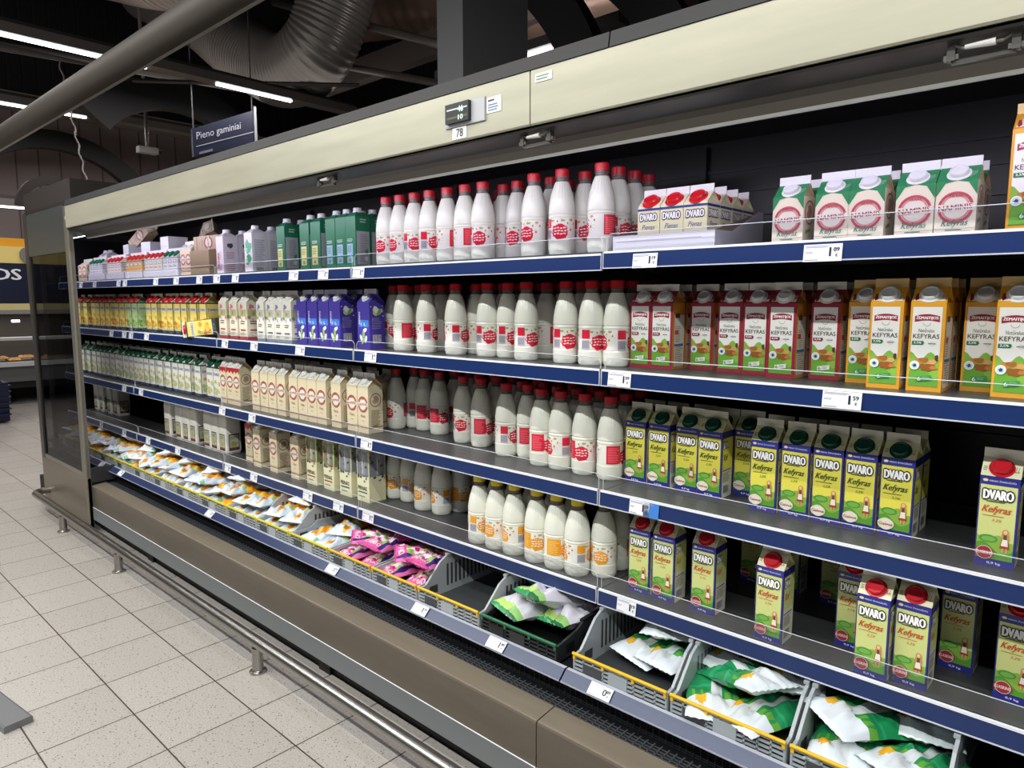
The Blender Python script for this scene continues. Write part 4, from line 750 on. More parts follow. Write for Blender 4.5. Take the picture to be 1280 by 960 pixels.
# ================================================================== trolley guard rail on the floor
gr = tag(empty('trolley_guard_rail', (0, 1.28, 0)), 'low brushed steel tube rail on posts along the foot of the dairy case', 'rail')
b = MB(); P = [(1.3, 0, 0.125), (-1.0, 0, 0.125), (-3.0, 0, 0.128), (-5.72, 0, 0.135)]
for k in range(1, 8):
    a = PI / 2 * k / 7; P.append((-5.72 - 0.07 * math.sin(a), 0.07 - 0.07 * math.cos(a), 0.135))
P += [(-5.79, 0.12, 0.135)]
b.tube(P, 0.0235, 'FFFFFF', 18); rb = b.build('tube', 'steel', gr)
for x in (0.56, -0.99, -2.56, -4.12, -5.12):
    b = MB(); b.lathe([(0.034, 0.0, 'FFFFFF'), (0.034, 0.006, 'FFFFFF'), (0.024, 0.009, 'FFFFFF'), (0.022, 0.012, 'FFFFFF'), (0.022, 0.105, 'FFFFFF')], 20, cx=x); b.build('post', 'steel', gr)

# ================================================================== stock on the shelves
ORD = 'first second third fourth fifth sixth seventh eighth ninth tenth eleventh twelfth thirteenth fourteenth fifteenth sixteenth seventeenth eighteenth nineteenth twentieth'.split()
ORD += ['twenty-' + w for w in ORD[:9]] + ['thirtieth'] + ['thirty-' + w for w in ORD[:9]]
SHN = {1: 'top shelf', 2: 'second shelf', 3: 'third shelf', 4: 'fourth shelf'}
ROWN = {0: 'front row', 1: 'second row', 2: 'third row', 3: 'fourth row'}
MANY = {1: 'top', 2: 'second', 3: 'third', 4: 'fourth'}
rnd = random.Random(5)
for (lv, kind, row), L in ITEMS.items():
    k_ = KIND[kind]
    for i, (x, y) in enumerate(L):
        b_ = 'bottle' in kind
        rz = rnd.uniform(0, 2 * PI) if b_ else rnd.uniform(-0.02, 0.02)
        if b_ and row == 0: rz = rnd.choice((0.2, 1.4, 2.2, 3.3, 4.1, 5.2, 4.6, 0.9)) + rnd.uniform(-0.3, 0.3) - PI * 0.9
        o = place(kind, x, y, SURF[lv] + 0.0004, rz)
        if kind == 'yellow_bottle': o.scale = (1, 1, 0.93)
        where = f"{SHN[lv]}, {ROWN[row]}" + (f", {ORD[i]} from left" if len(L) > 1 else '')
        tag(o, f"{k_['look']}, {where}", k_['cat'], f"{k_['look'].split(' with ')[0]}s on the {MANY[lv]} shelf")
# a carton fallen against its neighbours on the second shelf, one lying over the brown box
o = place('yellow_milk_carton', -3.86, 1.80, SURF[2] + 0.064, math.radians(28), 0.0, math.radians(-96)); tag(o, 'yellow milk carton fallen sideways in front of the others on the second shelf', 'carton')

# ================================================================== price tags
pr = {1: ['1', '19'], 5: ['0', '89']}
def price_tag(x, y, z, tilt, w, h, big, small, label, col='EEF0F8', ink='26262C'):
    o = empty('price_tag', (x, y, z)); o.rotation_euler = (tilt, 0, 0); b = MB(); b.box(-w / 2, w / 2, -0.0012, 0, -h / 2, h / 2, col)
    A = Art(b, lambda u, v, l: (u, -0.0012 - EPS * l, v))
    A.lines(-w * 0.46, h * 0.28, w * 0.3, h * 0.44, 2, '9A9CA6', 2); A.lines(-w * 0.46, -h * 0.05, -w * 0.2, h * 0.1, 2, 'AEB0BA', 2); A.lines(-w * 0.46, -h * 0.45, 0, -h * 0.36, 1, '8A8C96', 2)
    if big:
        A.text(big, w * 0.20, -h * 0.22, ink, h=h * 0.52, l=3, bold=0.03); A.text(small, w * 0.36, h * 0.05, ink, h=h * 0.24, l=3, bold=0.03); A.text('€', w * 0.37, -h * 0.25, ink, h=h * 0.18, l=3, bold=0.02)
    b.build('tag_card', 'print', o); tag(o, label, 'price tag', 'white price tags in the shelf rails'); return o
PR = {1: {12: ('1', '19'), 13: ('1', '09')}, 2: {8: ('1', '09'), 9: ('1', '59')}, 3: {5: ('1', '09')}, 4: {9: ('1', '19')}}
for lv in (1, 2, 3, 4):
    for i, x in enumerate(TAGS[lv]):
        w = 0.078 if x > -3 else 0.070
        if lv in (1, 2) and x > -0.7: w = 0.086
        if lv in (3, 4) and x > -1.5: w = 0.066
        bg, sm = PR.get(lv, {}).get(i, ('1', '19'))
        price_tag(x, 1.6962, LIP[lv] - 0.0265, -0.12, w, 0.040, bg, sm, f"white price tag in the blue {SHN[lv]} rail, {ORD[i]} from left")
price_tag(-1.006, 1.6962, LIP[3] - 0.0265, -0.12, 0.050, 0.042, '', '', 'light blue tag beside a white price tag in the third shelf rail', '3F7FD0')
DPR = [('1', '19'), ('1', '19'), ('1', '29'), ('1', '79'), ('1', '59'), ('1', '89'), ('0', '89')]
for i, x in enumerate(TAGS[5]):
    price_tag(x, 1.5265, 0.4070, math.radians(-47), 0.075, 0.036, *DPR[i], f"white price tag on the slanting deck rail below the crates, {ORD[i]} from left")

# ================================================================== display trays and loose boxes on the top shelf
def tray(x0, x1, yf, d, label, n=0, hf=0.045, hb=0.085):
    o = empty('cardboard_tray', ((x0 + x1) / 2, yf, SURF[1] + 0.0005)); w = x1 - x0; b = MB(); t = 0.003; c = 'E6E4EE'; i = '8A7562'
    b.box(-w / 2, w / 2, 0, d, 0, t, c); b.box(-w / 2, w / 2, 0, t, t, hf, c); b.box(-w / 2 + 0.01, w / 2 - 0.12 * w, -0.0006, 0, hf * 0.62, hf * 0.66, 'B9B8C4'); b.box(-w / 2, w / 2, d - t, d, t, hb, i)
    for s in (-1, 1):
        xa, xb = sorted((s * w / 2, s * (w / 2 - t))); b.ext_x([(t, t), (t, hf), (d * 0.35, hf * 1.05), (d * 0.9, hb * 1.35), (d - t, hb * 1.35), (d - t, t)], xa, xb, 'C9C7D2')
        xi = s * (w / 2 - t - 0.0004); b.poly([(xi, t, t), (xi, t, hf), (xi, d * 0.9, hb * 1.3), (xi, d - t, hb * 1.3), (xi, d - t, t)][::s], i)
    b.build('tray_board', 'print', o); tag(o, label, 'tray', 'white cardboard trays on the top shelf'); return o
sub = 0
def short(kind, name, look, cap, art, body, roofc='F2EFDC', w=.066, h=.115):
    gk(kind, name, look, w, w, h, .03, body, roofc, 'E9E9EA', art, cap=cap, cap_r=.30, side=roofc)
def half_art(panel, word, blue='2F3C8C'):
    def art(F, R, Lf, Bk, Rf, Hh):
        for A in (F, Bk, R):
            A.rect(0.05, 0.0, 0.95, Hh - 0.20, panel, 1); A.rect(0.0, Hh - 0.17, 1, Hh - 0.08, blue, 2)
            A.outline('DVARO', 0.5, Hh - 0.56, 'F6F4F8', '26262E', 0.74, 0.27, 3); A.text('Pienas', 0.5, Hh - 0.92, word, w=0.6, h=0.2, l=3, shear=0.4)
    return art
short('half_milk_carton', 'milk_carton', 'small pale milk carton with red cap', 'D5202C', half_art('E6E2BC', '2F3C8C'), 'E6E2BC', 'E4DFC0', .070, .118)
short('half_green_carton', 'milk_carton', 'small white milk carton with green cap', '0F6A48', half_art('ECEAF2', '2F6A4C', '8A8CA0'), 'E6E4EE')
short('half_red_carton', 'milk_carton', 'small cream milk carton with red cap', 'C8202E', half_art('EDE6D8', 'B8404A', '8A9098'), 'E0DCC8')
short('half_orange_carton', 'milk_carton', 'small orange milk carton with red cap', 'D5202C', half_art('EFC070', 'C8602A', '5A6068'), 'D9B878', 'D6D08A')
TKIND = ['half_green_carton', 'half_red_carton', 'half_orange_carton', 'half_red_carton', 'half_green_carton', 'half_milk_carton']
TLAB = ['leftmost white cardboard tray of small cartons on the top shelf', 'white cardboard tray between the leftmost tray and the orange cartons on top shelf',
        'white cardboard tray holding small orange milk cartons on the top shelf', 'white cardboard tray right of the orange cartons, holding red-capped cartons, top shelf',
        'narrow white cardboard tray beside the pinkish cream cartons, top shelf', 'white cardboard tray beside the red-capped bottles, its left third empty, top shelf']
cnt = {}
for t, (x0, x1) in enumerate(TRAYS):
    yf = 1.745; d = 0.31
    tray(x0 + 0.002, x1 - 0.002, yf, d, TLAB[t])
    w = KIND[TKIND[t]]['w'] + 0.003; n = int((x1 - x0 - 0.012) / w); st = x0 + 0.006 + w / 2
    if t == 5: st += w; n -= 1; 
    for r in range(3 if t < 5 else 4):
        for k in range(n):
            cnt.setdefault((t, r), 0); xx = st + k * w; kk = TKIND[t]
            o = place(kk, xx, yf + 0.006 + w / 2 + r * w, SURF[1] + 0.0045, rnd.uniform(-0.02, 0.02))
            tn = ['leftmost', 'second', 'third', 'fourth', 'fifth', 'rightmost'][t]
            tag(o, f"{KIND[kk]['look']}, {tn} top shelf tray, {ROWN[r]}, {ORD[k]} from left", 'carton', f"small milk cartons in the {tn} tray")
# brown box with cartons and boxes thrown on top, left part of the top shelf
def open_box(x0, x1, yf, d, h, z, c, c2, label, name='cardboard_box', rz=0):
    o = empty(name, ((x0 + x1) / 2, yf, z)); w = x1 - x0; o.rotation_euler = (0, 0, rz); b = MB(); t = 0.004
    b.box(-w / 2, w / 2, 0, d, 0, t, c2); b.box(-w / 2, w / 2, 0, t, t, h, c); b.box(-w / 2, w / 2, d - t, d, t, h, c2); b.box(-w / 2, -w / 2 + t, t, d - t, t, h, c2); b.box(w / 2 - t, w / 2, t, d - t, t, h, c)
    b.box(-w / 2, w / 2, -0.0008, 0, h * 0.30, h * 0.32, c2)
    b.build('box_board', 'print', o); tag(o, label, 'box'); return o
bx0, bx1 = BOX
open_box(bx0, bx1 - 0.005, 1.75, 0.32, 0.135, SURF[1] + 0.0005, '9A8468', '6E5A44', 'open brown cardboard box on the top shelf left of the tall pink cartons')
gk('lying_carton', 'milk_carton', '', .077, .077, .2, .036, 'C9B49A', 'C9B49A', 'D8D0C4', stamp_art(True), cap='E9E4DE')
o = place('lying_carton', bx0 + 0.02, 1.80, SURF[1] + 0.176, 0.25, 0, math.radians(88)); tag(o, 'beige milk carton lying across the top of the open brown box', 'carton')
o = place('lying_carton', -4.42, 1.99, SURF[1] + 0.195, -0.2, 0, math.radians(62)); tag(o, 'beige milk carton leaning on the pile behind the green-capped cartons, top shelf', 'carton')
o = place('lying_carton', -5.20, 1.86, SURF[1] + 0.225, 0.3, 0, math.radians(55)); tag(o, 'beige carton tipped over above the small orange cartons, top shelf', 'carton')
for x0, x1, yf, d, h, zz, c, c2, rz, lb in ((-4.92, -4.80, 1.80, 0.12, 0.07, 0.165, 'DCDCE8', 'B4B4C0', 0.1, 'small white open box on the small orange cartons, top shelf'),
                                            (-4.62, -4.50, 1.80, 0.12, 0.085, 0.165, 'E4E4EE', 'B4B4C0', 0.0, 'small white open box on red-capped cartons, top shelf'),
                                            (-5.28, -5.14, 1.80, 0.12, 0.07, 0.165, 'D4D4DE', 'A4A4B0', -0.1, 'small white open box on cartons in the second tray, top shelf')):
    open_box(x0, x1, yf, d, h, SURF[1] + zz, c, c2, lb, rz=rz)
o = empty('cardboard_sheet', (-4.78, 2.10, SURF[1] + 0.075)); b = MB(); b.ext_y([(-0.62, 0.0), (0.42, 0.0), (0.42, 0.23), (-0.10, 0.16), (-0.62, 0.03)], 0, 0.006, '6E6A68'); b.build('sheet', 'print', o, rot=(math.radians(-8), 0, 0))
tag(o, 'large grey cardboard sheet standing behind the trays on the top shelf', 'cardboard')
for i, (x, y) in enumerate(((-6.02, 1.94), (-5.92, 1.94), (-6.16, 1.98))):
    o = place('grey_tall_carton_', x, y, SURF[1] + 0.0005) if 'grey_tall_carton_' in KIND else place('pink_tall_carton', x, y, SURF[1] + 0.0005)
    tag(o, f"tall white and pink milk carton behind small cream ones, top shelf left end, {ORD[i]}", 'carton', 'tall cartons at the left end of the top shelf')
o = place('orange_kefir_carton', -0.135, 1.86, SURF[1] + 0.245, 0, math.radians(0), 0); o.location = (-0.105, 1.935, SURF[1] + 0.0005); tag(o, 'orange-framed kefir carton half out of the picture, top shelf, behind its twin', 'carton')

# ================================================================== crates on the deck
def crate(x0, x1, yf, label, c='A6ABAE', dark='3E4144', bar='E3B81E', low=0.058, hw=0.155, d=0.40, group=None):
    w = x1 - x0 - 0.004; o = empty('plastic_crate', ((x0 + x1) / 2, yf, 0.4025)); b = MB(); t = 0.008
    b.box(-w / 2, w / 2, 0, d, 0, 0.006, dark)
    for k in range(5): b.box(-w / 2 + 0.006, w / 2 - 0.006, -0.003, 0.003, 0.004 + 0.0125 * k, 0.0082 + 0.0125 * k, c)      # front lattice
    n = 9
    for k in range(n + 1):
        x = -w / 2 + 0.004 + (w - 0.008) * k / n; b.box(x - 0.0022, x + 0.0022, -0.003, 0.004, 0, low, c)
    b.box(-w * 0.10, w * 0.10, -0.0045, 0.003, 0.010, low - 0.008, c); b.box(-w / 2 + w / n * 1.1, -w / 2 + w / n * 2.9, -0.0045, 0.0, 0.016, 0.044, dark)
    for s in (-1, 1):
        xa, xb = sorted((s * w / 2, s * (w / 2 - t))); b.ext_x([(0, 0), (0, low), (0.03, low + 0.004), (0.10, hw - 0.02), (0.14, hw), (d, hw), (d, 0)], xa, xb, c)
        for xx in (s * (w / 2 + 0.0006), s * (w / 2 - t - 0.0006)):
            for k in range(12):
                y = 0.13 + k * 0.021; b.poly([(xx, y, 0.03), (xx, y + 0.010, 0.03), (xx, y + 0.010, hw - 0.035 - 0.004 * (k % 2)), (xx, y, hw - 0.035)][::s], dark)
            b.poly([(xx, 0.045, 0.02), (xx, 0.085, 0.02), (xx, 0.085, 0.05), (xx, 0.045, 0.05)][::s], dark)
        b.box(min(s * w / 2, s * (w / 2 - 0.013)), max(s * w / 2, s * (w / 2 - 0.013)), 0.13, d, hw - 0.004, hw + 0.004, c)
    b.box(-w / 2 + 0.01, w / 2 - 0.01, 0.0045, 0.006, 0.007, low - 0.004, '16181A'); b.box(-w / 2, w / 2, d - t, d, 0, hw, c); b.box(-w * 0.2, w * 0.2, d - t - 0.001, d - t, hw * 0.6, hw * 0.85, dark)  # near-black sheet behind the lattice stands in for shade in its open slots
    b.build('crate_body', 'plastic', o)
    h = MB(); h.tube([(-w / 2 + 0.001, -0.004, low + 0.006), (w / 2 - 0.001, -0.004, low + 0.006)], 0.0050, bar, 10)
    for q in (-0.48, -0.16, 0.16, 0.48): h.box(q * w - 0.004, q * w + 0.004, -0.006, 0.0, low - 0.010, low + 0.006, bar)
    h.build('handle_bar', 'plastic', o)
    tag(o, label, 'crate', group); return o
CR = [(-6.17, -5.865), (-5.865, -5.56), (-5.56, -5.255), (-5.255, -4.95), (-4.945, -4.635), (-4.635, -4.325), (-4.325, -4.012), (-4.012, -3.70), (-3.69, -3.38), (-3.38, -3.073), (-3.073, -2.771), (-2.771, -2.461), (-2.457, -2.165), (-2.16, -1.887), (-1.883, -1.567)]
G = 'grey crates with yellow bars along the deck'
for i, (a, c) in enumerate(CR):
    lb = f"grey lattice crate of orange and white milk pouches, {ORD[i]} crate from left" if i < 11 else \
        ['grey crate with a yellow bar, few orange pouches, left of the pink ones', 'grey crate holding pink curd pouches, left one of two', 'grey crate holding pink curd pouches, right one of two', 'empty grey crate with yellow bar right of the pink pouches'][i - 11]
    crate(a, c, 1.563, lb, group=G, bar='D9CC2A' if i < 12 else 'E3B81E', hw=0.085 if i < 10 or i in (11, 12, 13) else 0.15)
crate(-1.560, -1.235, 1.562, 'black plastic crate with green front bar holding white and lilac pouches', c='26282A', dark='0F1011', bar='1F6A42', low=0.058, hw=0.095)
crate(-1.178, -0.860, 1.562, 'grey crate with yellow bar holding green and white pouches, right of the gap', c='9DA5AA', bar='E5B51C', group=G)
crate(-0.856, -0.545, 1.562, 'grey crate full of crumpled green and white pouches, yellow bar clamped at right', c='9DA5AA', bar='E5B51C', group=G)
crate(-0.541, -0.225, 1.562, 'grey crate at the bottom right holding a large green and white pouch', c='9DA5AA', bar='E5B51C', group=G)

# ------------------------------------------------------------------ pouches
def pouch(name, L, W, T, seed, colour, text=None, crumple=1.0):
    r = random.Random(seed); nu, nv = 30, 22; mb = MB(); ph = [r.uniform(0, 6.3) for _ in range(8)]
    def hgt(u, v):      # u along the length -1..1, v across -1..1
        e = (1 - abs(u) ** 3.2) ** 0.6 * (1 - abs(v) ** 2.6) ** 0.62
        wr = 0.16 * math.sin(5 * u + 3 * v + ph[0]) * math.sin(4 * v - 2 * u + ph[1]) + 0.11 * math.sin(11 * u + ph[2] + 5 * v) + 0.08 * math.sin(16 * v + ph[3] + 7 * u)
        return T * max(0, e * (0.82 + crumple * wr))
    for side in (1, -1):
        V = []
        for i in range(nu + 1):
            u = -1 + 2 * i / nu
            for j in range(nv + 1):
                v = -1 + 2 * j / nv; uu = u * (0.94 + 0.06 * (1 if abs(u) > 0.9 else 0)); pin = 1 - 0.05 * (1 - abs(u)) * crumple + 0.02 * math.sin(9 * u + ph[4])
                seam = 0.0012 * math.sin(26 * v + ph[5]) if abs(u) > 0.9 else 0
                bend = -0.10 * T * (u * u) + 0.25 * T * math.sin(ph[6]) * u
                V.append((v * W / 2 * pin, uu * L / 2, T + bend + seam * crumple + side * (hgt(u, v) * (1.0 if side > 0 else 0.75))))
        for i in range(nu):
            for j in range(nv):
                a = i * (nv + 1) + j; q = [a, a + 1, a + nv + 2, a + nv + 1]; q = q if side > 0 else q[::-1]
                u = -1 + 2 * (i + 0.5) / nu; v = -1 + 2 * (j + 0.5) / nv
                # each quad shares vertices, so colours go by face
                if not hasattr(mb, 'b' + str(side)): setattr(mb, 'b' + str(side), len(mb.v)); mb.v += V
                base = getattr(mb, 'b' + str(side))
                mb.f.append([base + k for k in q]); mb.c.append(lin(colour(u, v, r, side))); mb.sm.append(True); mb.mi.append(0)
    o = empty(name)
    if text:
        A = Art(mb, lambda x, y, l: (x * W / 2, y * L / 2, T - 0.10 * T * y * y + 0.25 * T * math.sin(ph[6]) * y + hgt(y, x) + 0.0006 * l)); text(A)
    mb.build('film_pouch', 'film', o); return o
def c_orange(u, v, r, side):
    if abs(u) > 0.93: return 'E9EEF2'
    if u > 0.0 + 0.15 * math.sin(3 * v): return 'F2A21C' if math.sin(9 * u + 7 * v) > -0.75 else 'F7C75A'
    if u > -0.12: return 'A8C89A' if v > 0 else 'E8EEF0'
    if (u + 0.65) ** 2 + (v - 0.35) ** 2 < 0.03: return 'B8783A'
    if (u + 0.65) ** 2 + (v - 0.35) ** 2 < 0.07: return 'F0C040'
    return 'D2DEEC' if math.sin(7 * v + 3 * u) > -0.6 else 'C4D2DE'
def c_orange2(u, v, r, side):
    if abs(u) > 0.93: return 'E4EAF0'
    if abs(v) < 0.5 and abs(u) < 0.7: return 'F09A18' if math.sin(8 * u + 9 * v) > -0.6 else 'F8D27A'
    if u < -0.75 and v > 0.5: return '7AB890'
    return 'D4DFEA'
def c_pink(u, v, r, side):
    if abs(u) > 0.93: return 'C23E86'
    if abs(v) > 0.80: return 'E878B4'
    if 0.58 < v <= 0.80: return '3E2A78'
    if -0.62 < u < 0.55 and v > -0.55:
        if math.sin(6 * u + 1) * math.sin(7 * v + 2) > 0.35: return '9CC060'
        if math.sin(9 * u) * math.sin(8 * v + 1) > 0.5: return 'C82A7A'
        return 'F3E4EC'
    return 'E65CA6'
def c_lilac(u, v, r, side):
    if u < -0.90: return '2F9A5C' if v < 0.2 else '1E6A40'
    if u < -0.82: return 'B8DC78' if v < 0.3 else '8FC070'
    if (u - 0.3) ** 2 + (v + 0.4) ** 2 < 0.12: return 'C6B8E4'
    return 'D6D4E0'
def c_green(u, v, r, side):
    if abs(u) > 0.94: return 'D8E4E6'
    if -0.16 < v < 0.2: return 'CCD2D6'
    if u > -0.30: return '1E8A54' if math.sin(14 * u) > -0.8 else '2F9A64'
    if u > -0.46: return '5FA03A' if math.sin(22 * v) > 0 else '2F8A4A'
    if (u + 0.56) ** 2 + (v + 0.55) ** 2 < 0.03: return 'E8B030'
    return 'D4DDE4'
T_pink = lambda A: (A.text('DVARO', 0.0, -0.86, 'F8F4F6', w=1.1, h=0.20, l=3, bold=0.03))
T_lil = lambda A: (A.text('Naminis', 0.1, 0.10, '8A84A8', w=0.9, h=0.16, l=3), A.text('JOGURTAS', 0.1, -0.08, '5A5870', w=0.7, h=0.08, l=3), A.text('0,5%', 0.15, -0.45, '5A5870', w=0.4, h=0.09, l=3))
T_gr = lambda A: (A.text('2,5%', 0.02, -0.5, '8AA09A', w=0.25, h=0.07, l=3))
POU = {'orange': ('milk_pouch', 0.20, 0.125, 0.032, c_orange, None), 'orange2': ('milk_pouch', 0.20, 0.13, 0.030, c_orange2, None), 'pink': ('curd_pouch', 0.21, 0.125, 0.030, c_pink, T_pink),
       'lilac': ('yoghurt_pouch', 0.29, 0.15, 0.046, c_lilac, T_lil), 'green': ('milk_pouch', 0.26, 0.155, 0.033, c_green, T_gr)}
PP = {}
def put(kind, var, x, y, z, rx, ry, rz, label, group):
    k = (kind, var)
    if k not in PP:
        n, L, W, T, c, t = POU[kind]; o = PP[k] = pouch(n, L, W, T, var * 7 + 3, c, t, 1.0 + 0.25 * var)
    else: o = copy_tree(PP[k])
    o.location = (x, y, z); o.rotation_euler = (math.radians(rx), math.radians(ry), math.radians(rz)); tag(o, label, 'pouch', group); return o
rb_ = random.Random(21); Z0 = 0.410
# a heap in each of the orange-and-white crates; more of them show as white or as orange
POS = ['front left', 'front right', 'back left', 'back right', 'upper front left', 'upper front right', 'upper back left', 'upper back right', 'topmost']
for i in range(11):
    a, c = CR[i]; cx = (a + c) / 2
    full = 5 if i < 9 else (5 if i == 9 else 4)
    spots = [(-0.075, 0.115, 0.0), (0.075, 0.115, 0.0), (-0.075, 0.295, 0.0), (0.075, 0.295, 0.0), (-0.07, 0.11, 0.046), (0.07, 0.125, 0.048), (-0.06, 0.27, 0.046), (0.07, 0.29, 0.046), (0.0, 0.20, 0.088)]
    for k, (dx, dy, dz) in enumerate(spots):
        if k == 8 and i in (2, 9): continue
        kd = 'orange' if (k + i) % 4 else 'orange2'
        rz = rb_.uniform(-14, 14) + (180 if rb_.random() < 0.08 else 0); tilt = 2
        if k >= 4: rz += rb_.uniform(-30, 30); tilt = rb_.uniform(-11, 8); dz += 0.002 + 0.0008 * abs(tilt)
        if k == 8: rz = rb_.choice((-35, 30, 70, -60, 20))
        put(kd, rb_.randrange(3), cx + dx * (0.93 if k < 4 else 0.85) + rb_.uniform(-.004, .004), 1.563 + dy, Z0 + dz + 0.004, tilt, rb_.uniform(-11, 11) * (k > 3), rz,
            f"{'white and orange' if kd == 'orange' else 'orange-centred white'} milk pouch, {POS[k]} of the {ORD[i]} crate from left", 'orange and white milk pouches in the crates')
a, c = CR[11]; cx = (a + c) / 2
for k, (dx, dy, dz, rz) in enumerate(((-0.07, 0.12, 0.0, 8), (0.075, 0.12, 0.0, -6), (0.06, 0.30, 0.0, 12), (0.05, 0.18, 0.046, 25))):
    put(('orange2', 'orange')[k % 2], k % 3, cx + dx, 1.563 + dy, Z0 + dz + .004, 0, 0, rz, f"{'orange-centred' if k % 2 == 0 else 'orange'} milk pouch in the last orange crate, {('front left', 'front right', 'back', 'topmost')[k]}", 'orange and white milk pouches in the crates')
n = 0
for i in (12, 13):
    a, c = CR[i]; cx = (a + c) / 2
    for k, (dx, dy, dz, rx, ry, rz) in enumerate(((-0.07, 0.12, 0.0, 4, 0, -14), (0.07, 0.12, 0.0, 2, 0, 12), (-0.065, 0.29, 0.0, 0, 0, 6), (0.065, 0.29, 0.0, 0, 0, -8), (-0.03, 0.15, 0.052, -10, 8, -38), (0.055, 0.27, 0.056, -8, -12, 34), (0.06, 0.12, 0.062, -12, 10, 14), (-0.05, 0.25, 0.088, -14, -6, -24))):
        put('pink', (k + i) % 3, cx + dx, 1.563 + dy, Z0 + dz + .003, rx, ry, rz, f"pink and violet curd pouch, {POS[k]} of the {'left' if i == 12 else 'right'} pink crate", 'pink curd pouches in two crates')
for k, (x, y, z, rx, ry, rz) in enumerate(((-1.470, 1.735, Z0 + 0.012, -6, 4, -14), (-1.375, 1.74, Z0 + 0.060, -14, -6, -16), (-1.305, 1.79, Z0 + 0.010, 0, -10, -14), (-1.44, 1.86, Z0 + 0.070, -8, 0, -26))):
    put('lilac', k % 3, x, y, z, rx, ry, rz, ['white and lilac pouch at the left front of the black crate', 'largest white pouch heaped in the middle of the black crate', 'white pouch at the right side of the black crate', 'white pouch lying behind in the black crate'][k], 'white and lilac pouches in the black crate')
GR = [(-1.035, 1.80, 0.006, 0, 4, -12, 'green and white pouch at the left in the grey crate right of the gap'), (-0.935, 1.775, 0.012, -4, -4, -14, 'green and white pouch at the right in the crate right of the gap'),
      (-1.00, 1.83, 0.070, -6, 0, 20, 'green and white pouch lying across the two in the crate right of the gap'),
      (-0.785, 1.675, 0.004, 0, 4, 28, 'crumpled green and white pouch at left front of the second right crate'), (-0.635, 1.68, 0.006, 0, -4, -24, 'green and white pouch at right front of the second right crate'),
      (-0.715, 1.70, 0.060, -14, 6, 62, 'white pouch with green stripe on top at the front of the second right crate'),
      (-0.77, 1.84, 0.050, 0, 0, -12, 'green pouch lying at the back left of the second right crate'), (-0.62, 1.84, 0.060, 0, -8, 14, 'green pouch lying at the back right of the second right crate'),
      (-0.455, 1.70, 0.002, 0, 0, 10, 'pouch lying under the large one in the bottom right crate'),
      (-0.43, 1.735, 0.056, -10, 6, -34, 'large green and white milk pouch on top in the bottom right crate'), (-0.30, 1.70, 0.012, -8, 0, -20, 'green and white pouch at the right edge of the bottom right crate'),
      (-0.32, 1.86, 0.050, 0, 0, 10, 'green pouch at the back of the bottom right crate')]
for k, (x, y, z, rx, ry, rz, lb) in enumerate(GR): put('green', k % 3, x, y, Z0 + z, rx, ry, rz, lb, None)

# ================================================================== behind and beyond the case
def simple(name, cat, label, fn, mats='matte', group=None, loc=(0, 0, 0)):
    b = MB(); fn(b); o = b.build(name, mats); tag(o, label, cat, group); return o
pil = MB(); pil.box(-3.57, -3.33 + 0.0, 3.2, 3.82, 0, 6.6, '808084'); structure(pil.build('trim_1', 'matte'))
# overhead bar above the aisle
simple('overhead_rail', 'rail', 'long grey overhead rail running above the aisle at upper left', lambda b: (b.tube([(-9.5, 1.54, 2.82), (-1.2, 1.54, 2.82)], 0.072, '4E4843', 24), b.box(-9.5, -1.2, 1.600, 1.622, 2.775, 2.79, 'A8A29C')), 'matte')
# strip lamps under the ceiling
def strip_lamp(label, p0, p1, spans, z, along='y', w=0.09):
    o = empty('ceiling_strip_lamp', (0, 0, 0)); tag(o, label, 'ceiling lamp', 'strip lamps under the ceiling')
    b = MB(); q = p0[0] if along == 'y' else p0[1]
    if along == 'y': b.box(q - w, q + w, p0[1], p1[1], z, z + 0.09, '7B7672'); b.box(q - 0.03, q + 0.03, p0[1], p1[1], z + 0.09, z + 0.14, '4A4644')
    else: b.box(p0[0], p1[0], q - w, q + w, z, z + 0.09, '6B6866')
    b.build('lamp_housing', 'metal', o)
    for s0, s1 in spans:
        t = MB()
        if along == 'y': t.box(q - 0.022, q + 0.022, s0, s1, z - 0.018, z - 0.0005, 'FFFFFF')
        else: t.box(s0, s1, q - 0.025, q + 0.025, z - 0.02, z - 0.0005, 'FFFFFF')
        t.build('lit_tube', 'lamp', o)
    return o
strip_lamp('long ceiling strip lamp at upper left, crossing behind the overhead rail', (-7.9, 0.6), (-7.5, 5.6), [(1.0, 3.04), (3.78, 4.70)], 3.9)
strip_lamp('farther ceiling strip lamp in front of the panelled wall at left', (-10.6, 0.6), (-10.6, 6.2), [(1.0, 3.28)], 3.9)
strip_lamp('ceiling strip lamp right of the grey pillar above the case', (-6.0, 5.42), (-3.6, 5.42), [(-5.6, -4.42)], 3.9, 'x')
strip_lamp('small lit strip lamp low at far left beside the end panel', (-11.0, 2.2), (-11.0, 2.95), [(2.25, 2.85)], 2.70)
